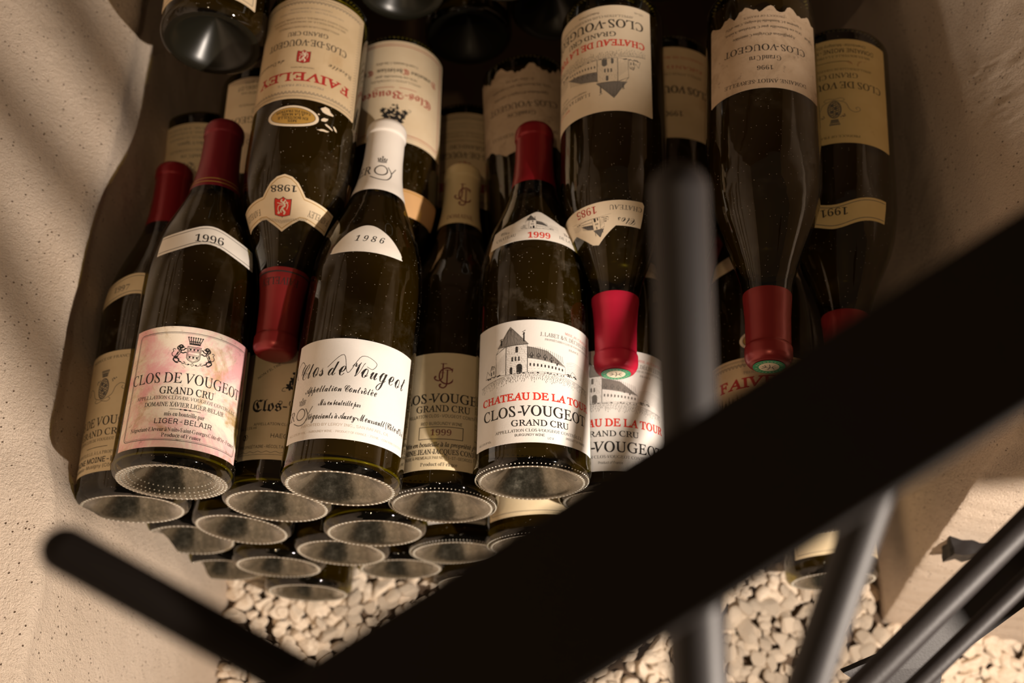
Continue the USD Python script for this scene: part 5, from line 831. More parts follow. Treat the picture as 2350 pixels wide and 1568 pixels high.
def castle(seed=3):
    """engraved manor with a pyramid-roofed tower, a long dormered wing and vines; 76 wide, origin at the wing's foot"""
    rng = random.Random(seed)
    dark, grey, vines = [], [], []
    roof = Polygon([(-25, 21), (-16.5, 34), (-5, 21.5), (-4.2, 20.6), (-19.5, 20.2), (-26, 20.0)])
    side = Polygon([(-19.5, 20.4), (-16.5, 34), (-26.4, 17.0), (-27.2, 16.2), (-24.6, 17.2)])
    wing = Polygon([(-5, 19.0), (7.5, 16.2), (19.5, 7.6), (20.6, 7.2), (-5, 11.0)])
    grey += [roof, wing]
    dark += [frame(roof, 0.25), frame(wing, 0.25), frame(side, .22)]
    for k in range(14):
        x = -25 + k * 1.5
        dark.append(line([(x, 20.4), (-16.5 + (x + 16.5) * .15, 32.2)], 0.17))
    for k in range(18):
        x = -4.4 + k * 1.35
        dark.append(line([(x, 11.2 - .12 * k), (x - .8, min(18.6, 18.6 - .42 * max(0, k - 6)))], 0.22))
    # masonry
    front = Polygon([(-19.3, 20.2), (-5, 20.6), (-5, 0.8), (-19.3, 0.2)])
    dark.append(frame(front, 0.22))
    for y in np.arange(1.6, 20, 1.25):
        x = -19 + rng.random()
        while x < -5.6:
            w = rng.uniform(.7, 1.9); grey.append(line([(x, y), (min(x + w, -5.2), y + .04)], 0.13))
            if rng.random() < .5: grey.append(line([(x, y), (x, y + 1.1)], 0.12))
            x += w + rng.uniform(.2, .7)
    left = Polygon([(-27, 16.2), (-19.3, 20.2), (-19.3, 0.2), (-26.6, 1.0)])
    dark.append(frame(left, 0.2))
    for k in range(7): grey.append(line([(-26.4 + k * 1.05, 1.2 + rng.uniform(0, 3)), (-26.4 + k * 1.05, 10 + k)], 0.12))
    def arch(x, y, w, h): return unary_union([box(x - w / 2, y, x + w / 2, y + h - w / 2), ell(x, y + h - w / 2, w / 2, w / 2)])
    dark += [arch(-12, 15, 1.7, 4.4), arch(-10.2, 1.0, 3.6, 6.0), arch(-15.6, 0.8, 1.7, 4.4)] + [box(x, 9.2, x + 1.0, 12.2) for x in (-15.4, -13.2, -11.0)]
    # dormers, windows and the wall of the wing
    for x, y in ((-2.5, 12.4), (2.0, 12.0), (6.2, 11.2), (10.4, 9.8), (14.2, 8.4)):
        d = Polygon([(x - 1.5, y), (x, y + 2.6), (x + 1.5, y)]); dark.append(frame(d.buffer(.1), 0.4)); dark.append(box(x - .5, y - 1.6, x + .5, y + .2))
    wall = Polygon([(-5, 10.9), (20.2, 7.0), (20.2, 1.6), (-5, 0.8)]); dark.append(frame(wall, 0.18))
    for k in range(10): dark.append(box(-3.6 + 2.35 * k, 5.2 - .16 * k, -2.7 + 2.35 * k, 7.2 - .2 * k))
    for y in np.arange(2.0, 8.6, 1.3):
        x = -4.5
        while x < 19:
            w = rng.uniform(.6, 1.6); grey.append(line([(x, y), (x + w, y)], 0.11)); x += w + rng.uniform(.4, 1.2)
    # chimneys, outbuildings, trees
    dark += [box(-7.9, 22.6, -7.0, 29.2), line([(-8.6, 29.4), (-6.4, 30.6)], .35), line([(-8.4, 27.6), (-6.8, 28.6)], .3), box(-23.4, 21.6, -22.4, 25.6), line([(-24, 25.8), (-22, 26.4)], .4)]
    sm = Polygon([(-36, 1), (-34.4, 6.8), (-32, 3.6), (-30.4, 9.6), (-27.2, 7.6), (-27.2, 1)])
    dark += [frame(sm, .25), box(-31, 2.4, -30.2, 5), box(-29, 3, -28.3, 5.4)] + [line([(-31.6 + .5 * k, 6.4), (-30.6 + .5 * k, 9)], .15) for k in range(7)]
    dark += tree_clump(rng, -34, -22, .4, 1.2, 26) + tree_clump(rng, 20, 30, 1.0, 1.8, 26) + tree_clump(rng, -18, 19, .2, .7, 24)
    dark += [frame(Polygon([(24, 3), (26, 5.4), (29, 3.4), (29, 1.6), (24, 1.8)]), .2)]
    # hills and sky washes
    for k in range(9):
        y = 11.5 - k * 1.05
        grey.append(stroke(curve([(21, y - 1.5), (27, y + .3 - .1 * k), (34, y - .8), (41, y - 2.6 - .1 * k)]), 0.13))
    # ground line and rows of vines
    grey.append(stroke(curve([(-40, -4), (-20, -.6), (0, .2), (20, -.4), (41, -3.6)]), 0.25))
    for row in range(7):
        y0 = -1.2 - row * 0.85
        n = 78 - row * 6
        for k in range(n):
            x = -40 + 81 * (k + rng.random() * .7) / n
            y = y0 - 3.2 * (x / 40) ** 2 * (0.9 if x < 0 else .8) + rng.uniform(-.15, .15)
            if row > 3 and rng.random() < .25 * (row - 3): continue
            vines.append(line([(x, y), (x + rng.uniform(-.2, .2), y + rng.uniform(.5, 1.15))], rng.uniform(.16, .32)))
    return dark, grey, vines

def shield_faiveley():
    sh = Polygon(curve([(-5.4, -5.5), (-5.4, 4.6), (-4.6, 5.6), (-2.4, 6.4), (-0.4, 6.8), (0, 7.6), (0.4, 6.8), (2.4, 6.4), (4.6, 5.6), (5.4, 4.6), (5.4, -5.5), (2.6, -5.0), (0.6, -6.2), (0, -6.8), (-0.6, -6.2), (-2.6, -5.0), (-5.4, -5.5)], 3)).buffer(0)
    fig = [ell(2.6, 4.2, .9, .9), stroke(curve([(-1.6, -4.6), (-0.6, -3.0), (1.2, -3.6), (0.6, -4.8)]), 0.8), stroke(curve([(-0.4, -3.0), (-1.4, -0.6), (0.2, 1.0), (-0.6, 2.6), (-1.6, 3.8), (-1.2, 5.0)]), 1.2),
           stroke(curve([(0.0, 0.8), (1.2, 2.6), (0.8, 3.8)]), 0.9), stroke(curve([(-2.8, 1.8), (-3.4, -1.0), (-2.2, -3.6)]), 0.5), stroke(curve([(-0.2, -1.0), (2.4, -0.8), (3.2, 1.4), (2.7, 3.4)]), 0.5), stroke(curve([(-3.4, -2.8), (0, -1.9), (3.4, -2.6)]), 0.5)]
    return sh, fig

def monogram():
    """interlaced J, J and C"""
    C = curve([(7.2, 6.0), (5.4, 7.6), (2.2, 7.8), (-1.2, 5.6), (-2.2, 2.0), (-1.4, -1.8), (1.6, -4.6), (5.4, -4.6), (7.6, -2.6)])
    gs = [stroke(C, 1.1), stroke([(7.4, 7.6), (7.0, 4.6)], .6), stroke([(7.9, -1.2), (7.2, -4)], .5)]
    J1 = curve([(0.2, 11.4), (0.2, 3.0), (-0.2, -0.6), (-2.4, -2.4), (-5.0, -1.4), (-5.8, 0.4), (-4.8, 1.2)])
    J2 = curve([(3.6, 6.2), (3.6, -2.0), (3.4, -6.0), (1.4, -8.2), (-1.2, -7.4), (-1.8, -5.8), (-0.8, -5.2)])
    gs += [stroke(J1, 1.0), stroke(J2, 1.0), line([(-1.6, 11.4), (3.0, 11.4)], .5), line([(1.8, 6.2), (6.0, 6.2)], .5), ell(-5.2, .7, .8, .8), ell(-1.2, -5.6, .8, .8), line([(-1.2, 4), (1.6, 4)], .4)]
    return gs

def small_crown(s=1.0):
    gs = [stroke(curve([(-3, 0), (0, -.6), (3, 0)]), .5), stroke(curve([(-3, .9), (0, .3), (3, .9)]), .4)]
    for k in (-1, -.5, 0, .5, 1):
        gs += [stroke([(k * 2.6, .7), (k * 3.1, 2.9 - abs(k) * .5)], .4), ell(k * 3.1, 3.3 - abs(k) * .5, .45, .45)]
    gs += [stroke(curve([(-2.6, 1), (-1.3, 2.6), (0, 1), (1.3, 2.6), (2.6, 1)]), .3), stroke([(0, 3.4), (0, 5)], .4), stroke([(-.7, 4.4), (.7, 4.4)], .35)]
    return place(gs, 0, 0, s)

def grape_leaves(seed):
    rng = random.Random(seed); gs = []
    leaf = unary_union([affinity.rotate(ell(0, 1.5, .9, 1.7), a, origin=(0, 0)) for a in (-110, -55, 0, 55, 110)])
    for x, y, s, a in ((0, 13, 1.0, 20), (-4, 10, 1.2, 80), (4, 10.5, 1.1, -50), (0, 7, 1.2, 0), (-6, 5.5, 1.0, 110), (5.5, 5, 1.2, -80), (-2, 3, 1.0, 60), (2.5, 1.5, 1.1, -20), (-8, 1.4, .9, 120), (8, 0.5, .9, -110)):
        gs.append(affinity.translate(affinity.rotate(affinity.scale(leaf, s, s, origin=(0, 0)), a, origin=(0, 0)), x, y))
    for k in range(16): gs.append(ell(rng.uniform(-3, 3), rng.uniform(-5, 2), .75, .8))
    gs += [stroke(curve([(-9, 0), (-4, 4), (0, 9), (1, 15)]), .5), stroke(curve([(9, -1), (4, 4), (1, 9)]), .4), stroke(curve([(-9, 1), (-12, 0), (-12.5, -2), (-10.5, -2)]), .35)]
    return gs

def cartouche():
    """oval coat of arms under a small crown, with scrolls"""
    gs = [frame(ell(0, 0, 5.2, 8.2), 1.0)]
    inner = ell(0, 0, 4.0, 7.0)
    for k in range(-4, 5):
        gs.append(line([(-4, k * 2.0 - 2), (4, k * 2.0 + 2)], .8).intersection(inner)); gs.append(line([(-4, k * 2.0 + 2), (4, k * 2.0 - 2)], .5).intersection(inner))
    gs += [ell(x, y, 1.2, 1.4) for x, y in ((-1.5, 4), (1.6, 2), (-1, -1), (1.4, -4))]
    gs += place(crown(8, 5.6), 0, 9.2)
    for s in (-1, 1):
        gs += [stroke(curve([(0, -9), (s * 8, -6), (s * 11, 0), (s * 15, 2.5), (s * 19, .5), (s * 18, -2.2), (s * 15.8, -1.4), (s * 16.6, .1)]), .4), stroke(curve([(0, -9.6), (s * 5, -10.6), (s * 7.5, -9), (s * 6, -7.8)]), .35)]
        gs += [ell(s * 7.6 + dx, 6 + dy, .5, .5) for dx, dy in ((0, 0), (1, .8), (1.8, .2), (3, 1.0), (.4, -1.2))]
    return gs

def wavy_band(u, h, rise, n=24):
    """neck band, arched in the middle; u half width, h height"""
    x = np.linspace(-u, u, n); up = rise * np.exp(-(x / (u * .45)) ** 2)
    return Polygon(list(zip(x, up)) + list(zip(x[::-1], up[::-1] + h))), lambda d: (list(zip(x * .97, up + d)), list(zip(x * .97, up + h - d)))

# ------------------------------------------------------------------ the labels
def castle_label(t, ext, u0, vintage_layout, t0, t1, half, mat, grey_art=False):
    out = rbox(-half, t0, half, t1, 0.8)
    dark, grey, vines = castle()
    s = half / 47.0
    cy = t0 + 49 if vintage_layout == 'new' else t0 + 50
    art = lambda g: place(g, -1.5, cy, s)
    blk = []; red = []
    if vintage_layout == 'new':
        red += text('CHATEAU DE LA TOUR', 'S', 5.0, 1, t0 + 30.0, width=85, bold=.22)
        red += text('MISE AU CHÂTEAU'.replace('Â', 'A'), 'S', 1.9, 33, t0 + 80.5, width=26, rot=-3)
        blk += text('CLOS-VOUGEOT', 'S', 7.2, 0, t0 + 18.6, width=80, bold=.12)
        blk += text('GRAND CRU', 'S', 4.2, 3, t0 + 11.6, width=40, bold=.08)
        blk += text('APPELLATION CLOS-VOUGEOT CONTRÔLÉE', 'S', 2.0, 3, t0 + 7.4, width=64)
        blk += text('BURGUNDY WINE', 'N', 1.7, -5, t0 + 4.4, width=20) + text('LC V', 'N', 1.4, 9, t0 + 2.6) + text('PRODUCT OF FRANCE', 'N', 1.6, 29, t0 + 4.2, width=18) + text('ALC. 13% BY VOL.', 'N', 1.4, -39, t0 + 3.0, width=13)
        blk += text('J. LABET & N. DÉCHELETTE', 'S', 3.0, 24, t0 + 76.5, width=44, rot=-2) + text('PROPRIÉTAIRES CLOS DE VOUGEOT (CÔTE-D\'OR)', 'S', 1.5, 26, t0 + 73.4, width=42, rot=-2) + text('FRANCE', 'S', 1.6, 28, t0 + 69.5)
    else:
        red += text('CHATEAU DE LA TOUR', 'S', 5.6, 0, t0 + 33.0, width=88, bold=.22)
        red += text('MISE AU CHATEAU', 'S', 1.9, 32, t0 + 84, width=26)
        blk += text('GRAND CRU', 'S', 4.2, 0, t0 + 25.5, width=42, bold=.08)
        blk += text('CLOS-VOUGEOT', 'S', 7.6, 0, t0 + 14.0, width=86, bold=.14)
        blk += text('APPELLATION CLOS-VOUGEOT CONTRÔLÉE', 'S', 2.2, 0, t0 + 9.4, width=70) + text('Product of France', 'N', 1.9, 0, t0 + 5.2, sx=.8) + text('75 cl', 'N', 1.8, 40, t0 + 4.6, sx=.8) + text('12% vol.', 'N', 1.8, -40, t0 + 4.6, sx=.8)
        blk += text('J. LABET & N. DÉCHELETTE', 'S', 3.0, 22, t0 + 79, width=46) + text('PROPRIÉTAIRES CLOS DE VOUGEOT (CÔTE-D\'OR)', 'S', 1.5, 24, t0 + 76, width=44) + text('FRANCE', 'S', 1.6, 26, t0 + 72.4)
    dress(t, 'label', out, mat, u0, ext, [('red_lettering', RED, red), ('lettering', INK, blk), ('manor_shading', HATCH, art(grey)), ('manor_drawing', GREY if grey_art else INK, art(dark)), ('vineyard_drawing', GREY, art(vines))])

def faiveley_label(t, ext, u0, t0, t1, half, year=None, back=False):
    out = rbox(-half, t0, half, t1, 1.0)
    sh, fig = shield_faiveley()
    c = (t0 + t1) / 2 + 6
    k = [frame(rbox(-half + 2, t0 + 2, half - 2, t1 - 2, 1), 0.3), frame(rbox(-half + 3, t0 + 3, half - 3, t1 - 3, 1), 0.2)]
    orn = []
    for x in np.arange(-half + 6, half - 5, 3.0):
        for y, sg in ((t1 - 5.2, 1), (t0 + 5.2, -1)):
            orn.append(stroke(curve([(x - 1.3, y + sg * .4), (x - .4, y - sg * 1.6), (x + .4, y - sg * 1.6), (x + 1.3, y + sg * .4)]), .4)); orn.append(ell(x, y - sg * .2, .35, .5))
    for y in np.arange(t0 + 8, t1 - 8, 2.6):
        for x in (-half + 5, half - 5): orn.append(stroke([(x - .7, y), (x + .7, y + .8)], .4))
    h = lambda f: t0 + f * (t1 - t0)
    red = text('FAIVELEY', 'S', 7.6, 0, h(.755), width=78, bold=.35)
    blk = text('CLOS-DE-VOUGEOT', 'S', 6.0, 0, h(.435), width=66, bold=.08) + text('GRAND CRU', 'S', 4.0, 0, h(.355), width=32, bold=.05)
    blk += text('APPELLATION CLOS DE VOUGEOT CONTROLEE', 'S', 1.7, 0, h(.30), width=50)
    blk += text('MIS EN BOUTEILLE AU DOMAINE FAIVELEY', 'S', 1.6, 0, h(.25), width=60) + text('NUITS-SAINT-GEORGES, COTE-D\'OR, FRANCE', 'S', 1.6, 0, h(.215), width=64)
    blk += text('Récolte', 'C', 4.0, -30, h(.62), rot=0) + text('du Domaine', 'C', 3.6, 30, h(.62)) + text('1988' if not year else year, 'S', .01, 0, h(.6))
    fnt = text('PRODUCT OF FRANCE', 'S', 2.1, 0, h(.865), width=36) + text('VIN NON FILTRE - UNFILTERED WINE', 'S', 1.5, 0, h(.15), width=54) + text('GRAND VIN DE BOURGOGNE', 'S', 1.5, 0, h(.115), width=34)
    s = .92
    dress(t, 'label', out, AGED, u0, ext, [('red_lettering', DEEPRED, red), ('lettering', INK, blk + text('DEPUIS MCMXX', 'S', 1.2, 0, h(.70), width=18)), ('faint_lettering', HATCH, fnt), ('border', GREY, k), ('scroll_border', GREY, orn),
        ('red_shield', DEEPRED, place([sh], 0, h(.60), s)), ('shield_outline', INK, place([frame(sh, .35)], 0, h(.60), s * 1.03))])
    lab = stage.GetPrimAtPath(str(t.GetPath()) + '/label')
    pm = wrap(place(fig, 0, h(.60), s), u0, .30, ext); obj('shield_figure', pm, CREAM, lab, smooth=True)

def oval_sticker(t, ext, u0, v):
    o = ell(0, v, 19.5, 9.5)
    dress(t, 'oval_sticker', o, SAND, u0, ext, [('gold_field', GOLD, [ell(0, v, 16.8, 7.4)]), ('outline', INK, [frame(ell(0, v, 17.1, 7.7), .45)])])
    lab = stage.GetPrimAtPath(str(t.GetPath()) + '/oval_sticker')
    tx = text('MIS', 'S', 2.2, 0, v + 3.6, width=7, bold=.06) + text('EN BOUTEILLE', 'S', 2.2, 0, v + .6, width=23, bold=.06) + text('A LA MAIN', 'S', 2.1, 0, v - 2.2, width=17, bold=.06) + text('SANS FILTRATION', 'S', 2.0, 0, v - 5.4, width=26, bold=.06, arc=-2.0)
    obj('lettering', wrap(tx, u0, .27, ext), INK, lab, smooth=True)

# --- top row, bases towards the viewer
t, c, e = bottle('bottle with the pink wine-stained label under a lion crest, dated 1996 on its neck', (-0.2328, 0.0049, 0.0), 1.6, capsule=F_BURG, cap_from=228, knurl=2, heel=True)
band(228, e, 231, .9, GOLD, c); band(228, e, 234.6, .9, GOLD, c)
U = 15
out = Polygon([(-46, 10), (46, 11), (46.4, 60), (45.6, 97.5), (20, 97), (-20, 97.4), (-45.5, 97), (-46.2, 55)])
k = [frame(rbox(-41, 15, 43, 93, 3), .45), frame(rbox(-40, 16, 42, 92, 2.4), .2)]
b = text('CLOS DE VOUGEOT', 'S', 7.4, 0, 55.5, width=82, bold=.03) + text('GRAND CRU', 'S', 5.0, 0, 47.6, width=36, bold=.06) + text('APPELLATION CLOS DE VOUGEOT CONTROLEE', 'S', 2.5, 2, 43.6, width=72)
b += text('DOMAINE XAVIER LIGER-BELAIR', 'S', 3.0, 0, 38.6, width=54, bold=.03) + text('mis en bouteille par', 'S', 3.0, 0, 32.0, width=26) + text('LIGER-BELAIR', 'N', 3.6, 0, 26.6, width=38) + text('Négociant-Eleveur à Nuits-Saint-Georges Côte-d\'Or - France', 'S', 2.8, 3, 21.2, width=76) + text('Produce of France', 'S', 2.6, 0, 17.4, width=25)
b += [line([(-10, 36.8), (10, 36.8)], .3), ell(0, 36.8, 1.2, .55), ell(-3, 36.8, .7, .4), ell(3, 36.8, .7, .4)]
dress(t, 'label', out, STAINED, U, e, [('lettering', INK, b), ('border', GREY, k), ('coat_of_arms', INK, place(arms(), 0, 76.0, .98))])
nb, edge = wavy_band(40, 17, 7.5)
nb = affinity.translate(nb, 0, 157)
lo, hi = edge(2.2)
dress(t, 'neck_label', nb, IVORY, 14, e, [('lettering', INK, text('1996', 'S', 6.6, 0, 166.0, sx=1.05)), ('border', GREY, [stroke([(x, y + 157) for x, y in lo], .5), stroke([(x, y + 157) for x, y in hi], .5)])])

t, c, e = bottle('bottle with the plain white script label and white capsule, dated 1986', (-0.1188, 0.0003, 0.0), 3.8, capsule=F_WHITE, cap_from=224, knurl=1, heel=True)
crownm = small_crown(1.0)
def leroy_logo(x, y, s):
    return text('LER', 'S', 7.4 * s, x - 11.2 * s, y, width=17 * s, bold=.03) + [frame(ell(x + 3.4 * s, y + 3.4 * s, 4.6 * s, 4.6 * s), .75 * s)] + [stroke(curve([(x + 8 * s, y + 7 * s), (x + 10.6 * s, y + 1.6 * s), (x + 8 * s, y - 4 * s), (x + 3 * s, y - 5 * s), (x - 3 * s, y - 2.4 * s)]), .65 * s), stroke([(x + 10.4 * s, y + 2 * s), (x + 14 * s, y + 8 * s)], .5 * s)] + place(small_crown(s), x + 3.4 * s, y + 11 * s)
on_capsule(c, e, -3, [('lettering', INK, [affinity.affine_transform(g, [2.7, 0, 0, 1.1, 0, 240]) for g in leroy_logo(0, 0, 1.0)])])
U = 7
out = rbox(-48, 20, 46, 91, .6)
b = text('Clos de Vougeot', 'C', 10.5, -1, 64, width=82, bold=.02) + text('Appellation Contrôlée', 'C', 4.6, -8, 52.5, width=50, bold=.04) + text('Mis en bouteille par', 'C', 3.8, -7, 42.8, width=28, bold=.04) + text('Négociants à Auxey-Meursault (Côte-d\'Or)', 'C', 4.2, 8, 33.6, width=74, bold=.04)
b += [stroke(curve([(-18, 70), (-8, 79), (-4, 66), (4, 79), (14, 76), (12, 71), (8, 72)]), .32), stroke(curve([(-45, 66), (-47, 72), (-42, 78), (-38, 74), (-41, 68)]), .4)]
f2 = text('IMPORTED BY LEROY INC., SAN RAFAEL, CA', 'N', 1.9, -2, 28.6, width=62) + text('ALC. 13% BY VOL. - BURGUNDY WINE - PRODUCT OF FRANCE - 750 ML - CONTAINS SULFITES', 'N', 1.5, 0, 24.2, width=88)
dress(t, 'label', out, WHITE, U, e, [('lettering', INK, b), ('faint_lettering', FAINT, f2), ('logo', GREY, leroy_logo(-38, 35.5, .92))])
moon = Polygon(curve([(-27, 160.5), (-25.5, 165), (-18, 174), (-8, 181), (0, 183), (8, 181), (18, 174), (25.5, 165), (27, 160.5), (25.5, 159), (0, 159), (-25.5, 159), (-27, 160.5)])).buffer(0)
dress(t, 'neck_label', moon, IVORY, 4, e, [('lettering', INK, [affinity.skew(p, 16, 0, origin=(0, 168)) for i, ch in enumerate('1986') for p in text(ch, 'S', 5.0, -8.2 + 6 * i, 168.0)])])

t, c, e = bottle('bottle with the white manor-house label and red capsule, dated 1999 in red', (0.0117, -0.0016, 0.0), 2.1, capsule=F_RED, cap_from=236, knurl=3, gls=GLASS_DUSTY)
castle_label(t, e, 3, 'new', 14.5, 104, 50, WHITE)
pk = Polygon([(-42, 168), (-42, 184), (-22, 187.5), (-3, 198), (0, 198.6), (3, 198), (20, 188), (42, 184), (42, 168), (20, 169.6), (0, 170), (-20, 169.6)])
dk, gr, vn = castle()
tiny = [g for g in dk if g.area > .15]
dress(t, 'neck_label', pk, IVORY, 4, e, [('red_lettering', RED, text('1999', 'S', 5.0, 0, 171.6, sx=1.15, bold=.12)), ('lettering', INK, text('CHATEAU', 'S', 2.6, -27, 173.6, rot=4) + text('DE LA TOUR', 'S', 2.6, 28, 173.2, rot=-4) + text('Clos', 'C', 3.0, -29, 178.4) + text('Vougeot', 'C', 3.0, 30, 178.4)), ('manor_drawing', INK, place(tiny, 0, 180.5, .42)), ('manor_shading', GREY, place([g for g in gr if g.area > .4], 0, 180.5, .42))])

# --- top row, necks towards the viewer
t, c, e = bottle('aged neck-forward bottle with red shield and large red name, dated 1988', (-0.1559, 0.4020, 0.0), 2.3, rev=True, ext=10, capsule=F_BRICK, cap_from=234, knurl=1, heel=True)
on_capsule(c, e, 0, [('lettering', INK, text('FAIVELEY', 'S', 5.4, 0, 252, width=70)), ('dark_band', INK, [box(-80, 247, 80, 248)])])
faiveley_label(t, e, -2, 13, 113, 50)
oval_sticker(t, e, 0, 129)
rng = random.Random(21)
for cx, cy, a, b, rot in ((25, 119, 6, 3, -20), (24, 127, 3.4, 1.3, 30), (28, 132, 4.2, .9, -24), (33, 131, 2.6, .9, -50), (24, 137, 5, 1.0, 8), (19, 124, .8, .7, 0)):
    blob = Polygon([(a * math.cos(k * .52) * rng.uniform(.7, 1.15), b * math.sin(k * .52) * rng.uniform(.5, 1.3)) for k in range(12)]).buffer(0)
    obj('paper_scrap', wrap([affinity.translate(affinity.rotate(blob, rot, origin=(0, 0)), -cx, cy)], 0, .14, e), SAND, t, smooth=True)
nl = Polygon([(0, 179.2), (6, 181), (11, 185), (15, 190), (18.5, 194.5), (34, 196), (50, 197.5), (50, 213), (34, 212), (22, 210.5), (17, 210.8), (0, 220), (-17, 210.8), (-22, 210.5), (-34, 212), (-50, 213), (-50, 197.5), (-34, 196), (-18.5, 194.5), (-15, 190), (-11, 185), (-6, 181)])
sh, fig = shield_faiveley()
dress(t, 'neck_label', nl, TAN, 0, e, [('border', GOLD, [frame(nl.buffer(-1.6), .5)]), ('lettering', INK, text('1988', 'S', 4.6, 0, 187.5, sx=1.5, bold=.05) + text('FAIVELEY', 'S', 4.4, -35, 202.5, width=24) + text('FAIVELEY', 'S', 4.4, 35, 202.5, width=24)), ('leaf_border', GREY, [stroke([(x, 212.4 - abs(x) * .16), (x + .8, 214.4 - abs(x) * .18)], .4) for x in np.arange(-24, 25, 1.6)]), ('red_shield', RED, [affinity.affine_transform(sh, [1.35, 0, 0, 1, 0, 203])]), ('shield_outline', INK, [affinity.affine_transform(frame(sh, .4), [1.38, 0, 0, 1.03, 0, 203])])])
lab = stage.GetPrimAtPath(str(t.GetPath()) + '/neck_label')
obj('shield_figure', wrap([affinity.affine_transform(g, [1.35, 0, 0, 1, 0, 203]) for g in fig], 0, .30, e), CREAM, lab, smooth=True)

t, c, e = bottle('bottle lying neck forward with a tan manor-house label and bright crimson capsule, dated 1985', (0.0844, 0.3776, 0.015), 2.7, rev=True, ext=10, capsule=F_CRIM, cap_from=240, knurl=1)
seal(c, e)
castle_label(t, e, 22, 'old', 17, 115, 51, SAND, True)
nl = Polygon([(-22, 190), (-22, 206), (-20, 208), (0, 207.5), (40, 206), (70, 205), (70, 189), (46, 190), (28, 205 - 26), (21, 178), (2, 190)])
nl = affinity.affine_transform(nl, [1, 0, 0, -1, 0, 190 + 206])
dress(t, 'neck_label', nl, SAND, 0, e, [('red_lettering', DEEPRED, text('1985', 'S', 5.0, 28, 191.4, sx=1.3)), ('lettering', INK, text('CHATEAU', 'S', 3.2, -6, 192.0, sx=1.25) + text('Clos', 'C', 4.4, -8, 200.6, sx=1.3)), ('manor_drawing', INK, [affinity.affine_transform(g, [.5, 0, 0, .4, 26, 199.6]) for g in tiny]), ('manor_shading', GREY, [affinity.affine_transform(g, [.5, 0, 0, .4, 26, 199.6]) for g in gr if g.area > .4])])

t, c, e = bottle('worn bottle on top of the pile at right, neck forward, torn label dated 1996', (0.1957, 0.351, 0.060), 5.6, rev=True, capsule=F_BRICK, cap_from=245, knurl=1)
seal(c, e)
rng = random.Random(4)
edge = [(x, 30 + 2.2 * math.sin(x * .4) + rng.uniform(-1.6, 1.6) + (3.0 if x > 20 else 0)) for x in np.linspace(-46, 46, 46)]
out = Polygon(edge + [(46, 102), (-46, 102)])
b = text('DOMAINE AMIOT-SERVELLE', 'S', 3.2, 0, 94.6, width=62, arc=2.2, bold=.03) + text('1996', 'S', 3.6, 0, 82.5) + text('Grand Cru', 'S', 4.4, 0, 73.5, width=22) + text('CLOS-VOUGEOT', 'S', 5.6, 0, 63.4, width=62, bold=.05, arc=1.4) + text('Appellation d\'Origine Contrôlée', 'S', 2.4, 0, 53.0, width=46) + text('Mis en bouteille par Christian Amiot', 'S', 2.2, 0, 46.4, width=58) + text('Vigneron à Chambolle-Musigny, Côte-d\'Or', 'S', 2.2, 0, 41.0, width=58) + text('PRODUCT OF FRANCE', 'S', 1.8, 0, 36.4, width=30) + text('750 ml', 'S', 2.2, -37, 48)
dress(t, 'label', out, WORN, 6, e, [('lettering', INK, b)])

def old_1991(t, e, u0, nu, mat, nlu=17):
    out = rbox(-46, 14, 46, 113, .6)
    b = text('CLOS DE VOUGEOT', 'S', 6.2, 0, 56.0, width=76, bold=.05) + text('GRAND CRU', 'S', 4.6, 0, 47.5, width=36) + text('APPELLATION CLOS DE VOUGEOT CONTRÔLÉE', 'S', 2.0, 0, 42.6, width=60) + [line([(-12, 36), (12, 36)], .4)]
    b += text('MIS EN BOUTEILLE À LA PROPRIÉTÉ PAR', 'S', 2.1, 0, 29.6, width=58) + text('DOMAINE MOINE-HUDELOT', 'N', 4.0, 0, 23.2, width=66) + text('Chambolle-Musigny (Côte-d\'Or)', 'N', 2.6, 0, 18.8, width=52) + text('PRODUCE OF FRANCE', 'S', 2.0, 0, 106, width=36)
    dress(t, 'label', out, mat, u0, e, [('lettering', INK, b), ('crest', GREY, place(cartouche(), 0, 82, 1.0))])
    wb, ed = wavy_band(42, 18, 8.0); lo, hi = ed(2.2)
    wb = affinity.affine_transform(wb, [1, 0, 0, 1, 0, 158])
    dress(t, 'neck_label', wb, mat, nlu, e, [('lettering', INK, text('1991', 'S', 5.6, 0, 168.5, sx=1.2)), ('border', GREY, [stroke([(x, y + 158) for x, y in lo], .5), stroke([(x, y + 158) for x, y in hi], .5)])])

t, c, e = bottle('bottle against the right wall, neck forward, spotted yellow label and wavy 1991 neck band', (0.2716, 0.3569, 0.0), 6.9, rev=True, ext=0, capsule=F_BRICK, cap_from=240, knurl=1)
old_1991(t, e, 14, 17, SPOTTED)

# --- second row, bases towards the viewer
t, c, e = bottle('bottle against the left wall with an oval crest label and dark red capsule', (-0.2790, 0.0038, -0.0565), -0.8, capsule=F_RED, cap_from=234, knurl=1, gls=GLASS_DUSTY)
out = rbox(-45, 17, 45, 110, .6)
b = text('CLOS DE VOUGEOT', 'S', 6.6, 0, 52.0, width=80, bold=.08) + text('GRAND CRU', 'S', 5.0, 0, 44.0, width=44, bold=.05) + text('APPELLATION CLOS DE VOUGEOT CONTRÔLÉE', 'S', 2.2, 0, 40.0, width=66) + [line([(-10, 35.6), (10, 35.6)], .4)] + text('MIS EN BOUTEILLE À LA PROPRIÉTÉ PAR', 'S', 2.3, 0, 30.0, width=60) + text('DOMAINE MOINE-HUDELOT', 'N', 3.8, 2, 24.0, width=72, bold=.08) + text('Chambolle-Musigny (Côte-d\'Or)', 'N', 2.6, 0, 20.0, width=56) + text('PRODUCE OF FRANCE', 'S', 2.2, 0, 104, width=40)
dress(t, 'label', out, YELLOW, -19, e, [('lettering', INK, b), ('crest', GREY, place(cartouche(), -1, 81, 1.0))])
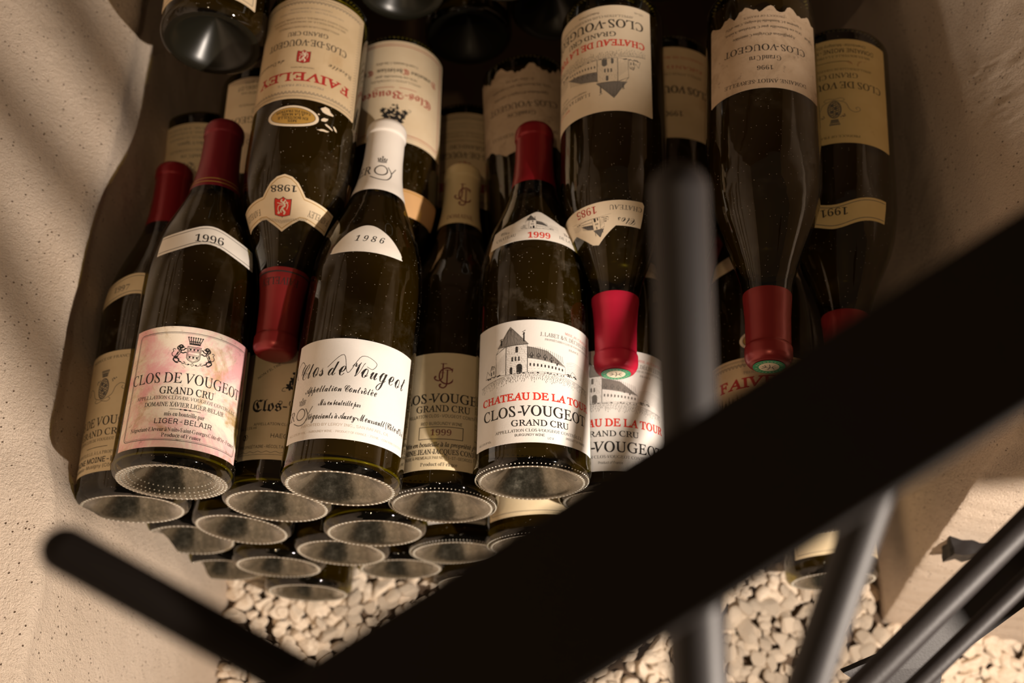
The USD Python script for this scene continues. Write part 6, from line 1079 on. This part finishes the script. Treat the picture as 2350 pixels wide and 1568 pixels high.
wb, ed = wavy_band(40, 19, 5.0); lo, hi = ed(2.4)
dress(t, 'neck_label', affinity.translate(wb, 0, 152), YELLOW, -6, e, [('lettering', GREY, text('1997', 'S', 5.0, -12, 161)), ('border', GREY, [stroke([(x, y + 152) for x, y in lo], .5), stroke([(x, y + 152) for x, y in hi], .5)])])

t, c, e = bottle('bottle with a black-letter label and vine leaves, lying below the stained and the white label', (-0.1724, 0.0048, -0.0565), 1.0, capsule=F_RED, knurl=1, heel=True)
out = rbox(-45, 21, 45, 105, .6)
b = text('Clos-Vougeot', 'F', 9.6, 21, 57, width=70) + text('APPELLATION CLOS-VOUGEOT CONTRÔLÉE', 'N', 2.0, 21, 46.4, width=62) + text('NON FILTRÉ', 'N', 2.0, -4, 88, width=20, rot=32) + text('alc. 13,5% vol', 'N', 2.0, -14, 44.0, width=14) + text('HAEGELEN-JAYER', 'N', 3.2, 24, 37, width=40) + text('PROPRIÉTAIRE-RÉCOLTANT À VOSNE-ROMANÉE (CÔTE-D\'OR)', 'N', 2.2, 22, 29.4, width=82) + [frame(Point(-15.5, 38).buffer(2.3), .4), stroke(curve([(-15.8, 36.6), (-15, 38), (-16, 39.6)]), .9)]
b = [affinity.translate(g, -14, 0) for g in b]
k = [stroke([(x, 26.5 + .5 * math.sin(x)) for x in np.arange(-42, 43, .5)], .3), line([(-42, 24.6), (42, 24.6)], .25)]
dress(t, 'label', out, YELLOW, 8, e, [('lettering', INK, b), ('border', GREY, k), ('vine_drawing', INK, place(grape_leaves(5), 8, 75, 1.15))])

t, c, e = bottle('bottle with a cream label, interlaced red monogram and boxed 1999, cream capsule', (-0.0531, 0.0007, -0.0565), 2.6, tilt=-0.9, capsule=F_CREAM, cap_from=232, knurl=3)
on_capsule(c, e, 3, [('monogram', MAROON, [affinity.affine_transform(g, [2.6, 0, 0, 1.1, 0, 260]) for g in monogram()]), ('lettering', MAROON, text('DOMAINE', 'S', 4.2, 0, 237, width=52))])
out = rbox(-46, 14, 46, 104, .5)
b = text('CLOS-VOUGEOT', 'S', 7.0, 2, 64.5, width=76, bold=.12) + text('GRAND CRU', 'S', 5.0, 1, 57.4, width=40, bold=.08) + text('APPELLATION CLOS-VOUGEOT CONTRÔLÉE', 'N', 2.4, 1, 53.0, width=62) + text('RED BURGUNDY WINE', 'N', 2.4, 0, 47.2, width=30) + text('Mis en bouteille à la propriété par', 'I', 3.2, 1, 31.0, width=56, bold=.08) + text('DOMAINE JEAN-JACQUES CONFURON', 'S', 3.6, 1, 25.4, width=74, bold=.08) + text('PROPRIÉTAIRE À PREMEAUX PAR NUITS-ST-GEORGES (CÔTE-D\'OR)', 'N', 2.2, 1, 21.6, width=76) + text('Product of France', 'S', 2.6, 0, 16.6, width=26)
dress(t, 'label', out, YELLOW, -1, e, [('lettering', INK, b), ('vintage', MAROON, text('1999', 'S', 4.4, 0, 39.4, sx=1.1)), ('box', INK, [frame(box(-16, 36.4, 16, 46), .45)]), ('monogram', MAROON, place(monogram(), -1.5, 84, .98))])

t, c, e = bottle('second manor-house bottle, its white label below the crimson capsule', (0.0706, 0.0, -0.0565), 2.5, capsule=F_RED, knurl=1)
castle_label(t, e, -5, 'old', 13, 105, 49, WHITE, True)
dress(t, 'neck_label', Polygon([(-40, 170), (-40, 184), (-20, 187), (0, 197), (20, 187), (44, 190), (44, 176), (20, 170)]), SAND, 4, e, [('lettering', INK, text('CHATEAU', 'S', 2.6, -27, 175) + text('DE LA TOUR', 'S', 2.6, 28, 177)), ('red_lettering', RED, text('1997', 'S', 4.6, 0, 173))])
t, c, e = bottle('dim bottle with half-hidden red name and oval sticker, under the worn 1996 bottle', (0.1866, -0.003, -0.0565), 2.5, capsule=F_BRICK, knurl=1)
faiveley_label(t, e, -4, 4, 101, 50)
dress(t, 'neck_label', affinity.translate(wavy_band(48, 16, 9)[0], 0, 176), TAN, -4, e, [('lettering', INK, text('1990', 'S', 4.6, 0, 191))])
oval_sticker(t, e, -4, 114)

# --- second row, necks towards the viewer
t, c, e = bottle('neck-forward bottle at far left with a yellowed black-letter label behind the dark red capsule', (-0.2650, 0.3500, -0.1000), -2.0, rev=True, capsule=None, knurl=1)
b = text('Clos de Vougeot', 'F', 8.0, 0, 54, width=66) + text('Grand Cru', 'S', 3.4, 0, 48 - 2, width=26) + text('APPELLATION CONTRÔLÉE', 'S', 2.4, 0, 40, width=52) + text('Vieilles Vignes', 'S', 3.4, 0, 33, width=34) + text('MIS EN BOUTEILLE AU DOMAINE', 'S', 2.4, 0, 27.6, width=56) + text('PROPRIÉTAIRE À VOUGEOT', 'S', 2.2, 0, 22.6, width=60) + text('CÔTE-D\'OR, FRANCE', 'S', 2.0, 0, 18.4, width=60)
dress(t, 'label', rbox(-44, 14, 44, 110, .6), YELLOW, -2, e, [('lettering', GREY, b), ('vine_drawing', GREY, place(grape_leaves(8), -12, 76, 1.0))])
t, c, e = bottle('neck-forward bottle with a yellow label left of the aged red-shield bottle, wavy 1991 neck band', (-0.2133, 0.3786, -0.0565), -3.8, rev=True, capsule=F_BRICK, knurl=1)
old_1991(t, e, -16, 17, TAN, -4)
t, c, e = bottle('neck-forward bottle with red black-letter lettering on a yellow label, behind the white capsule', (-0.0978, 0.4079, -0.0565), 0.3, rev=True, capsule=F_BRICK, knurl=1)
r_ = text('Clos-Vougeot', 'F', 8.2, 0, 72 - 8, width=68) + [line([(-18, 60), (-3, 60)], .5), line([(1, 60), (18, 60)], .5), frame(rbox(-46, 14, 46, 108, 1), .6), frame(rbox(-48, 12, 48, 110, 1), .3)]
b = text('omaine', 'F', 4.6, -22, 40, width=20) + text('hristian', 'F', 4.6, 6, 40, width=22) + text('lerget', 'F', 4.6, 34, 40, width=14) + text('APPELLATION CONTRÔLÉE', 'S', 2.2, 0, 52, width=44) + text('Mis en bouteille par', 'S', 2.4, 0, 47.6, width=36) + text('Vosne-Romanée, Côte-d\'Or', 'S', 2.6, 0, 33, width=36)
r_ += text('D', 'F', 6.0, -36, 39.5) + text('C', 'F', 6.0, -8, 39.5) + text('C', 'F', 6.0, 23, 39.5)
dress(t, 'label', rbox(-52, 9, 52, 115, .6), TAN, -5, e, [('red_lettering', DEEPRED, r_), ('lettering', INK, b), ('vine_drawing', INK, place(grape_leaves(11), 0, 84, 1.1))])
dress(t, 'neck_label', rbox(-40, 160, 40, 182, 1), foil('copper_paper', (0.62, 0.36, 0.16), .5, .1), -18, e, [('border', GOLD, [box(-40, 161.5, 40, 162.3)])])
t, c, e = bottle('neck-forward bottle with a badly torn brown label behind the red 1999 capsule', (0.0160, 0.387, -0.0565), -3.0, rev=True, capsule=None, knurl=1, gls=GLASS_DUSTY)
rng = random.Random(9)
top = [(x, 17 + 3.5 * math.sin(x * .22 + 1) + rng.uniform(-2.2, 2.2)) for x in np.linspace(-46, 46, 44)]
bot = [(x, 96 + 6 * math.sin(x * .12) + rng.uniform(-1.2, 1.2)) for x in np.linspace(46, -46, 34)]
b = text('CLOS-VOUGEOT', 'S', 5.8, 0, 52, width=64, bold=.05, arc=1.4) + text('Grand Cru', 'S', 4.4, 0, 62, width=24) + text('Appellation d\'Origine Contrôlée', 'S', 2.6, 0, 42, width=50) + text('Mis en bouteille au Domaine', 'S', 2.4, 0, 34, width=54) + text('Côte-d\'Or', 'S', 2.4, 0, 28, width=24) + text('DOMAINE AMIOT-SERVELLE', 'S', 3.2, 0, 82, width=62, arc=2.2)
dress(t, 'label', Polygon(top + bot).buffer(0), WORN, 8, e, [('lettering', INK, b)])
t, c, e = bottle('dim neck-forward bottle with a browned label left of the worn 1996 bottle', (0.1450, 0.405, -0.0565), 4.5, rev=True, capsule=F_BRICK, knurl=1)
b = text('CLOS VOUGEOT', 'S', 7.0, 0, 58, width=70, bold=.2) + text('1990', 'S', 5.0, 0, 84) + text('APPELLATION CONTRÔLÉE', 'S', 2.4, 0, 44, width=54)
dress(t, 'label', rbox(-45, 16, 45, 111, .6), AGED, 2, e, [('lettering', INK, b), ('red_lettering', DEEPRED, text('GRAND CRU', 'S', 3.4, 0, 36, width=54) + text('GRAND VIN DE BOURGOGNE', 'S', 2.6, 0, 26, width=60))])
# --- third row, neck towards the viewer
t, c, e = bottle('deep-lying neck-forward bottle with a small red shield, behind the cream capsule', (-0.0369, 0.3826, -0.1160), 3.0, rev=True, capsule=F_BRICK, knurl=1)
faiveley_label(t, e, -2, 13, 112, 48)

# --- lower rows, bases towards the viewer
def low(label, base, yaw=0.0, knurl=1, heel=False, paper_mat=None, **kw):
    t, c, e = bottle(label, base, yaw, capsule=F_RED, knurl=knurl, heel=heel, **kw)
    if paper_mat: dress(t, 'label', rbox(-44, 15, 44, 100, .6), paper_mat, 0, e, [('border', GREY, [frame(rbox(-41, 18, 41, 97, 1), .4)])])
low('bottle base in the third row, directly below the stained pink label bottle', (-0.2176, 0.0048, -0.1160), paper_mat=YELLOW)
low('bottle base in the third row, centred below the white script label', (-0.1102, 0.0009, -0.1160), -1.0, paper_mat=IVORY, heel=True)
low('bottle base in the fourth row touching the left wall', (-0.2806, 0.0138, -0.1800))
low('bottle base in the third row beneath the red 1999 manor bottle', (0.0108, 0.004, -0.1160), knurl=3, paper_mat=YELLOW)
low('third-row bottle base behind the beam, below the second manor-house bottle', (0.1229, 0.0018, -0.1160))
low('third-row bottle base near the right wall, behind the steel beam', (0.236, 0.002, -0.1160))
low('bottle base in the fourth row, below and left of the white script label', (-0.1543, -0.0021, -0.1739), 1.2)
low('bottle base in the fourth row with a cream label edge, below the cream monogram bottle', (-0.0503, -0.0045, -0.1739), paper_mat=IVORY, knurl=3)
low('bottle base in the fourth row behind the edge of the steel beam', (0.066, 0.0, -0.1739))
low('fourth-row bottle base near the right wall behind the steel beam', (0.18, 0.0, -0.1739))
low('bottle base in the fifth row touching the left wall', (-0.2783, 0.0120, -0.2850))
low('bottle base in the fifth row, second from the left wall', (-0.2162, 0.0004, -0.2220))
low('bottle base in the fifth row right of the middle, near the gravel', (-0.0994, -0.0033, -0.2341))
low('fifth-row bottle base hidden mostly by the steel beam', (0.01, 0.0, -0.2341))
low('bottle base close to the gravel at right, beside the leaning steel rods', (0.2789, -0.0189, -0.2441), paper_mat=YELLOW)
low('lowest bottle base resting on the gravel at left', (-0.2125, -0.0065, -0.3030))
low('lowest bottle base resting on the gravel, right of the middle', (-0.0761, -0.0031, -0.3030))

# --- a second pile further back, bases towards the viewer
def back(label, base, yaw=0.0, mat=AGED, capsule=F_RED, **kw):
    t, c, e = bottle(label, base, yaw, capsule=capsule, knurl=0, heel=False, punt_mat=PUNT_SHADED, **kw)
    dress(t, 'label', rbox(-45, 15, 45, 105, .6), mat, 0, e, [('red_lettering', DEEPRED, text('CLOS VOUGEOT', 'S', 4.4, 0, 28, width=70)), ('small_lettering', DEEPRED, text('APPELLATION CONTRÔLÉE', 'S', 2.4, 0, 22, width=70)), ('border', GREY, [frame(rbox(-42, 18, 42, 102, 1), .5)])])
back('dark bottle at top left with red print on its tan label, base towards the viewer', (-0.2320, 0.3450, 0.0360), mat=TAN)
back('dark bottle base at the very top left, above the red-print one', (-0.178, 0.395, 0.100))
back('dark bottle base at the top, between the red-shield bottle and the yellow black-letter label', (-0.092, 0.425, 0.010))
back('dark bottle base deep at the top, above the small red shield', (-0.031, 0.440, -0.062))
back('dark bottle base at the top middle, left of the 1985 bottle', (0.000, 0.410, 0.055))
back('dark bottle base at the top right, between the 1985 and the worn 1996 bottle', (0.130, 0.430, 0.030))
back('dark bottle base at the top right corner of the pile', (0.275, 0.430, 0.040))

back('dark bottle base behind the cream capsule, deep in the pile', (0.045, 0.455, -0.045))
back('dark bottle base at the top edge, just left of the worn 1996 bottle', (0.160, 0.440, 0.112))
back('dark bottle base in the far left corner behind the other dark bottles', (-0.262, 0.500, -0.040))
back('dark bottle base at the top edge above the torn brown label', (0.062, 0.425, 0.120))

# ------------------------------------------------------------------ black steel stair in front of the bin
def bar(a, b, w, h, up, r=0.0015):
    """chamfered rectangular bar from a to b; w across, h along 'up'"""
    a, b, up = map(lambda q: np.array(q, float), (a, b, up))
    d = b - a; L = np.linalg.norm(d); d /= L
    up = up - d * (up @ d); up /= np.linalg.norm(up); s = np.cross(d, up)
    pg = box(-w / 2 + r, -h / 2 + r, w / 2 - r, h / 2 - r).buffer(r, 3)
    m = trimesh.creation.extrude_polygon(pg, L, engine='earcut')
    T = np.eye(4); T[:3, 0], T[:3, 1], T[:3, 2], T[:3, 3] = s, up, d, a
    m.apply_transform(T)
    if np.linalg.det(T[:3, :3]) < 0: m.invert()
    return m
def rod(a, b, r):
    a, b = np.array(a, float), np.array(b, float)
    d = (b - a) / np.linalg.norm(b - a)
    t = np.linspace(0, np.pi / 2, 6)
    L = np.linalg.norm(b - a)
    ts = np.r_[r - r * np.cos(t[::1]) , L - r + r * np.sin(t)]
    rs = np.r_[r * np.sin(t), r * np.cos(t)]
    rs[0] = rs[-1] = 1e-5
    m = lathe(ts * 1000, rs * 1000, 32)
    x = np.cross(d, [0.3, 0.2, 0.9]); x /= np.linalg.norm(x); z = np.cross(x, d)
    T = np.eye(4); T[:3, 0], T[:3, 1], T[:3, 2], T[:3, 3] = x, d, z, a
    m.apply_transform(T)
    if np.linalg.det(T[:3, :3]) < 0: m.invert()
    return m
st = thing('steel_stair', 'black steel stair frame with thick beam and rods, crossing before the bottles', 'railing')
obj('stair_beam', bar((0.420, 0.0526, 0.5615), (-0.062, -0.2090, 0.4235), 0.0375, 0.012, (-0.30, -0.25, 0.90)), MATT_SHADED, st)
obj('brace_rod', rod((-0.1125, -0.1514, 0.4406), (-0.040, -0.1895, 0.4225), 0.0058), MATT_SHADED, st)
obj('upright_rod', rod((0.0483, -0.0440, 0.4360), (0.0520, -0.1994, 0.3626), 0.0085), STEEL, st)
obj('leaning_rod', rod((0.1163, -0.1132, 0.3702), (0.0845, -0.192, 0.333), 0.0066), STEEL, st)
obj('leaning_rod', rod((0.2850, -0.0505, 0.2120), (0.140, -0.176, 0.153), 0.0062), STEEL, st)
obj('leaning_rod', rod((0.3010, -0.0650, 0.1900), (0.165, -0.180, 0.130), 0.0045), STEEL, st)
for a, b in (((0.227, -0.1279, 0.4121), (0.280, -0.2258, 0.3132)), ((0.1965, -0.1581, 0.4034), (0.285, -0.2561, 0.3268)), ((0.2227, -0.1844, 0.39), (0.281, -0.3044, 0.3248))):
    obj('brace_rod', rod(a, b, 0.0055), MATT_SHADED, st)
def quad_plate(p, thick):
    p = np.array(p, float); n = np.cross(p[1] - p[0], p[2] - p[0]); n /= np.linalg.norm(n)
    v = np.vstack([p, p - n * thick]); k = len(p)
    f = [[0, i, i + 1] for i in range(1, k - 1)] + [[k, k + i + 1, k + i] for i in range(1, k - 1)]
    for i in range(k):
        j = (i + 1) % k; f += [[i, k + i, k + j], [i, k + j, j]]
    return trimesh.Trimesh(v, f, process=False)
obj('step_plate', quad_plate([(0.460, -0.224, 0.250), (0.377, -0.259, 0.250), (0.377, -0.259, 0.338), (0.387, -0.255, 0.376), (0.460, -0.224, 0.372)], 0.006), STEEL, st, smooth=False)  # added out of view to keep the spot off the right-hand bottles
obj('tread_plate', quad_plate([(0.1917, -0.1336, 0.0398), (0.245, -0.165, 0.022), (0.2509, -0.1311, 0.0409), (0.2306, -0.1191, 0.0466)], 0.006), STEEL, st, smooth=False)
obj('side_plate', quad_plate([(0.2306, -0.1191, 0.0466), (0.2509, -0.1311, 0.0409), (0.345, -0.0710, 0.0700), (0.345, -0.020, 0.093)], 0.006), STEEL, st, smooth=False)
wb = trimesh.creation.box((0.030, 0.018, 0.024)); wb = wb.subdivide().subdivide()
wb.vertices += (meshkit.fbm(wb.vertices * 160, 3, 4)[:, None] - .5) * np.sign(wb.vertices) * 0.006
wb.apply_translation((0.3628, -0.0120, -0.1552))
tag(obj('wall_bracket', wb, STEEL), 'small dark metal block fixed to the right wall beside the rods', 'bracket')

# ------------------------------------------------------------------ gravel
rng = np.random.default_rng(11)
def pebble_mesh(seed):
    m = trimesh.creation.icosphere(subdivisions=2, radius=1.0)
    v = np.array(m.vertices)
    g = np.random.default_rng(seed)
    for _ in range(11):                                   # knock facets off
        n = g.normal(size=3); n /= np.linalg.norm(n); d = g.uniform(.42, .82); h = v @ n
        v = np.where((h > d)[:, None], v - n * (h - d)[:, None] * .97, v)
    v *= 1 + .30 * (meshkit.fbm(v * 2.2 + seed, 3, seed)[:, None] - .5)
    v *= g.uniform((.8, .62, .5), (1.15, .9, .75))
    return trimesh.Trimesh(v, m.faces, process=False)
PEB = [pebble_mesh(s) for s in range(10)]
pts = []
step = 0.0118
for layer in range(2):
    for x in np.arange(-0.55, 0.62, step):
        for y in np.arange(-0.30, 0.06, step):
            pts.append((x + rng.uniform(-.42, .42) * step + layer * step / 2, y + rng.uniform(-.42, .42) * step, FLOOR + layer * 0.0045 + rng.uniform(-.001, .001), rng.uniform(.0058, .0128), rng.integers(10)))
pts = [q for q in pts if q[0] > -0.279 and q[0] < 0.349 + 7 * max(0, -0.036 - q[1]) and (q[2] < FLOOR + .002 or rng.random() < .62)]
def near(q):
    return min(math.hypot((q[0] + 0.115) / 1.5, q[1] + 0.055), math.hypot((q[0] - 0.27) / 1.6, q[1] + 0.06)) - (0.004 if q[2] > FLOOR + .002 else 0) * 3
order = sorted(range(len(pts)), key=lambda i: near(pts[i]))
single = set(order[:300])
first = {}
for i in order[:300]:
    x, y, z, s, k = pts[i]
    name = numbered('/World', 'pebble')
    xf = UsdGeom.Xform.Define(stage, name)
    xf.AddTranslateOp().Set(Gf.Vec3d(x, y, z)); xf.AddRotateXYZOp().Set(Gf.Vec3f(*[float(a) for a in rng.uniform((-25, -25, 0), (25, 25, 360))])); xf.AddScaleOp().Set(Gf.Vec3f(s, s, s))
    pr = xf.GetPrim()
    if k not in first:
        usdkit.mesh(stage, name + '/stone', PEB[k], STONE, smooth=32); first[k] = name
    else:
        pr.GetReferences().AddInternalReference(first[k]); pr.SetInstanceable(True)
    tag(pr, 'pale limestone pebble of the loose gravel floor below the bottles', 'pebble', 'pebbles of the gravel floor')
ms = []
for i, (x, y, z, s, k) in enumerate(pts):
    if i in single: continue
    m = PEB[k].copy(); m.apply_scale(s)
    m.apply_transform(trimesh.transformations.euler_matrix(*rng.uniform((-.4, -.4, 0), (.4, .4, 6.28)))); m.apply_translation((x, y, z)); ms.append(m)
tag(obj('gravel', cat_mesh(ms), STONE, smooth=32), 'loose pale limestone gravel covering the floor around the single pebbles', 'gravel', kind='stuff')
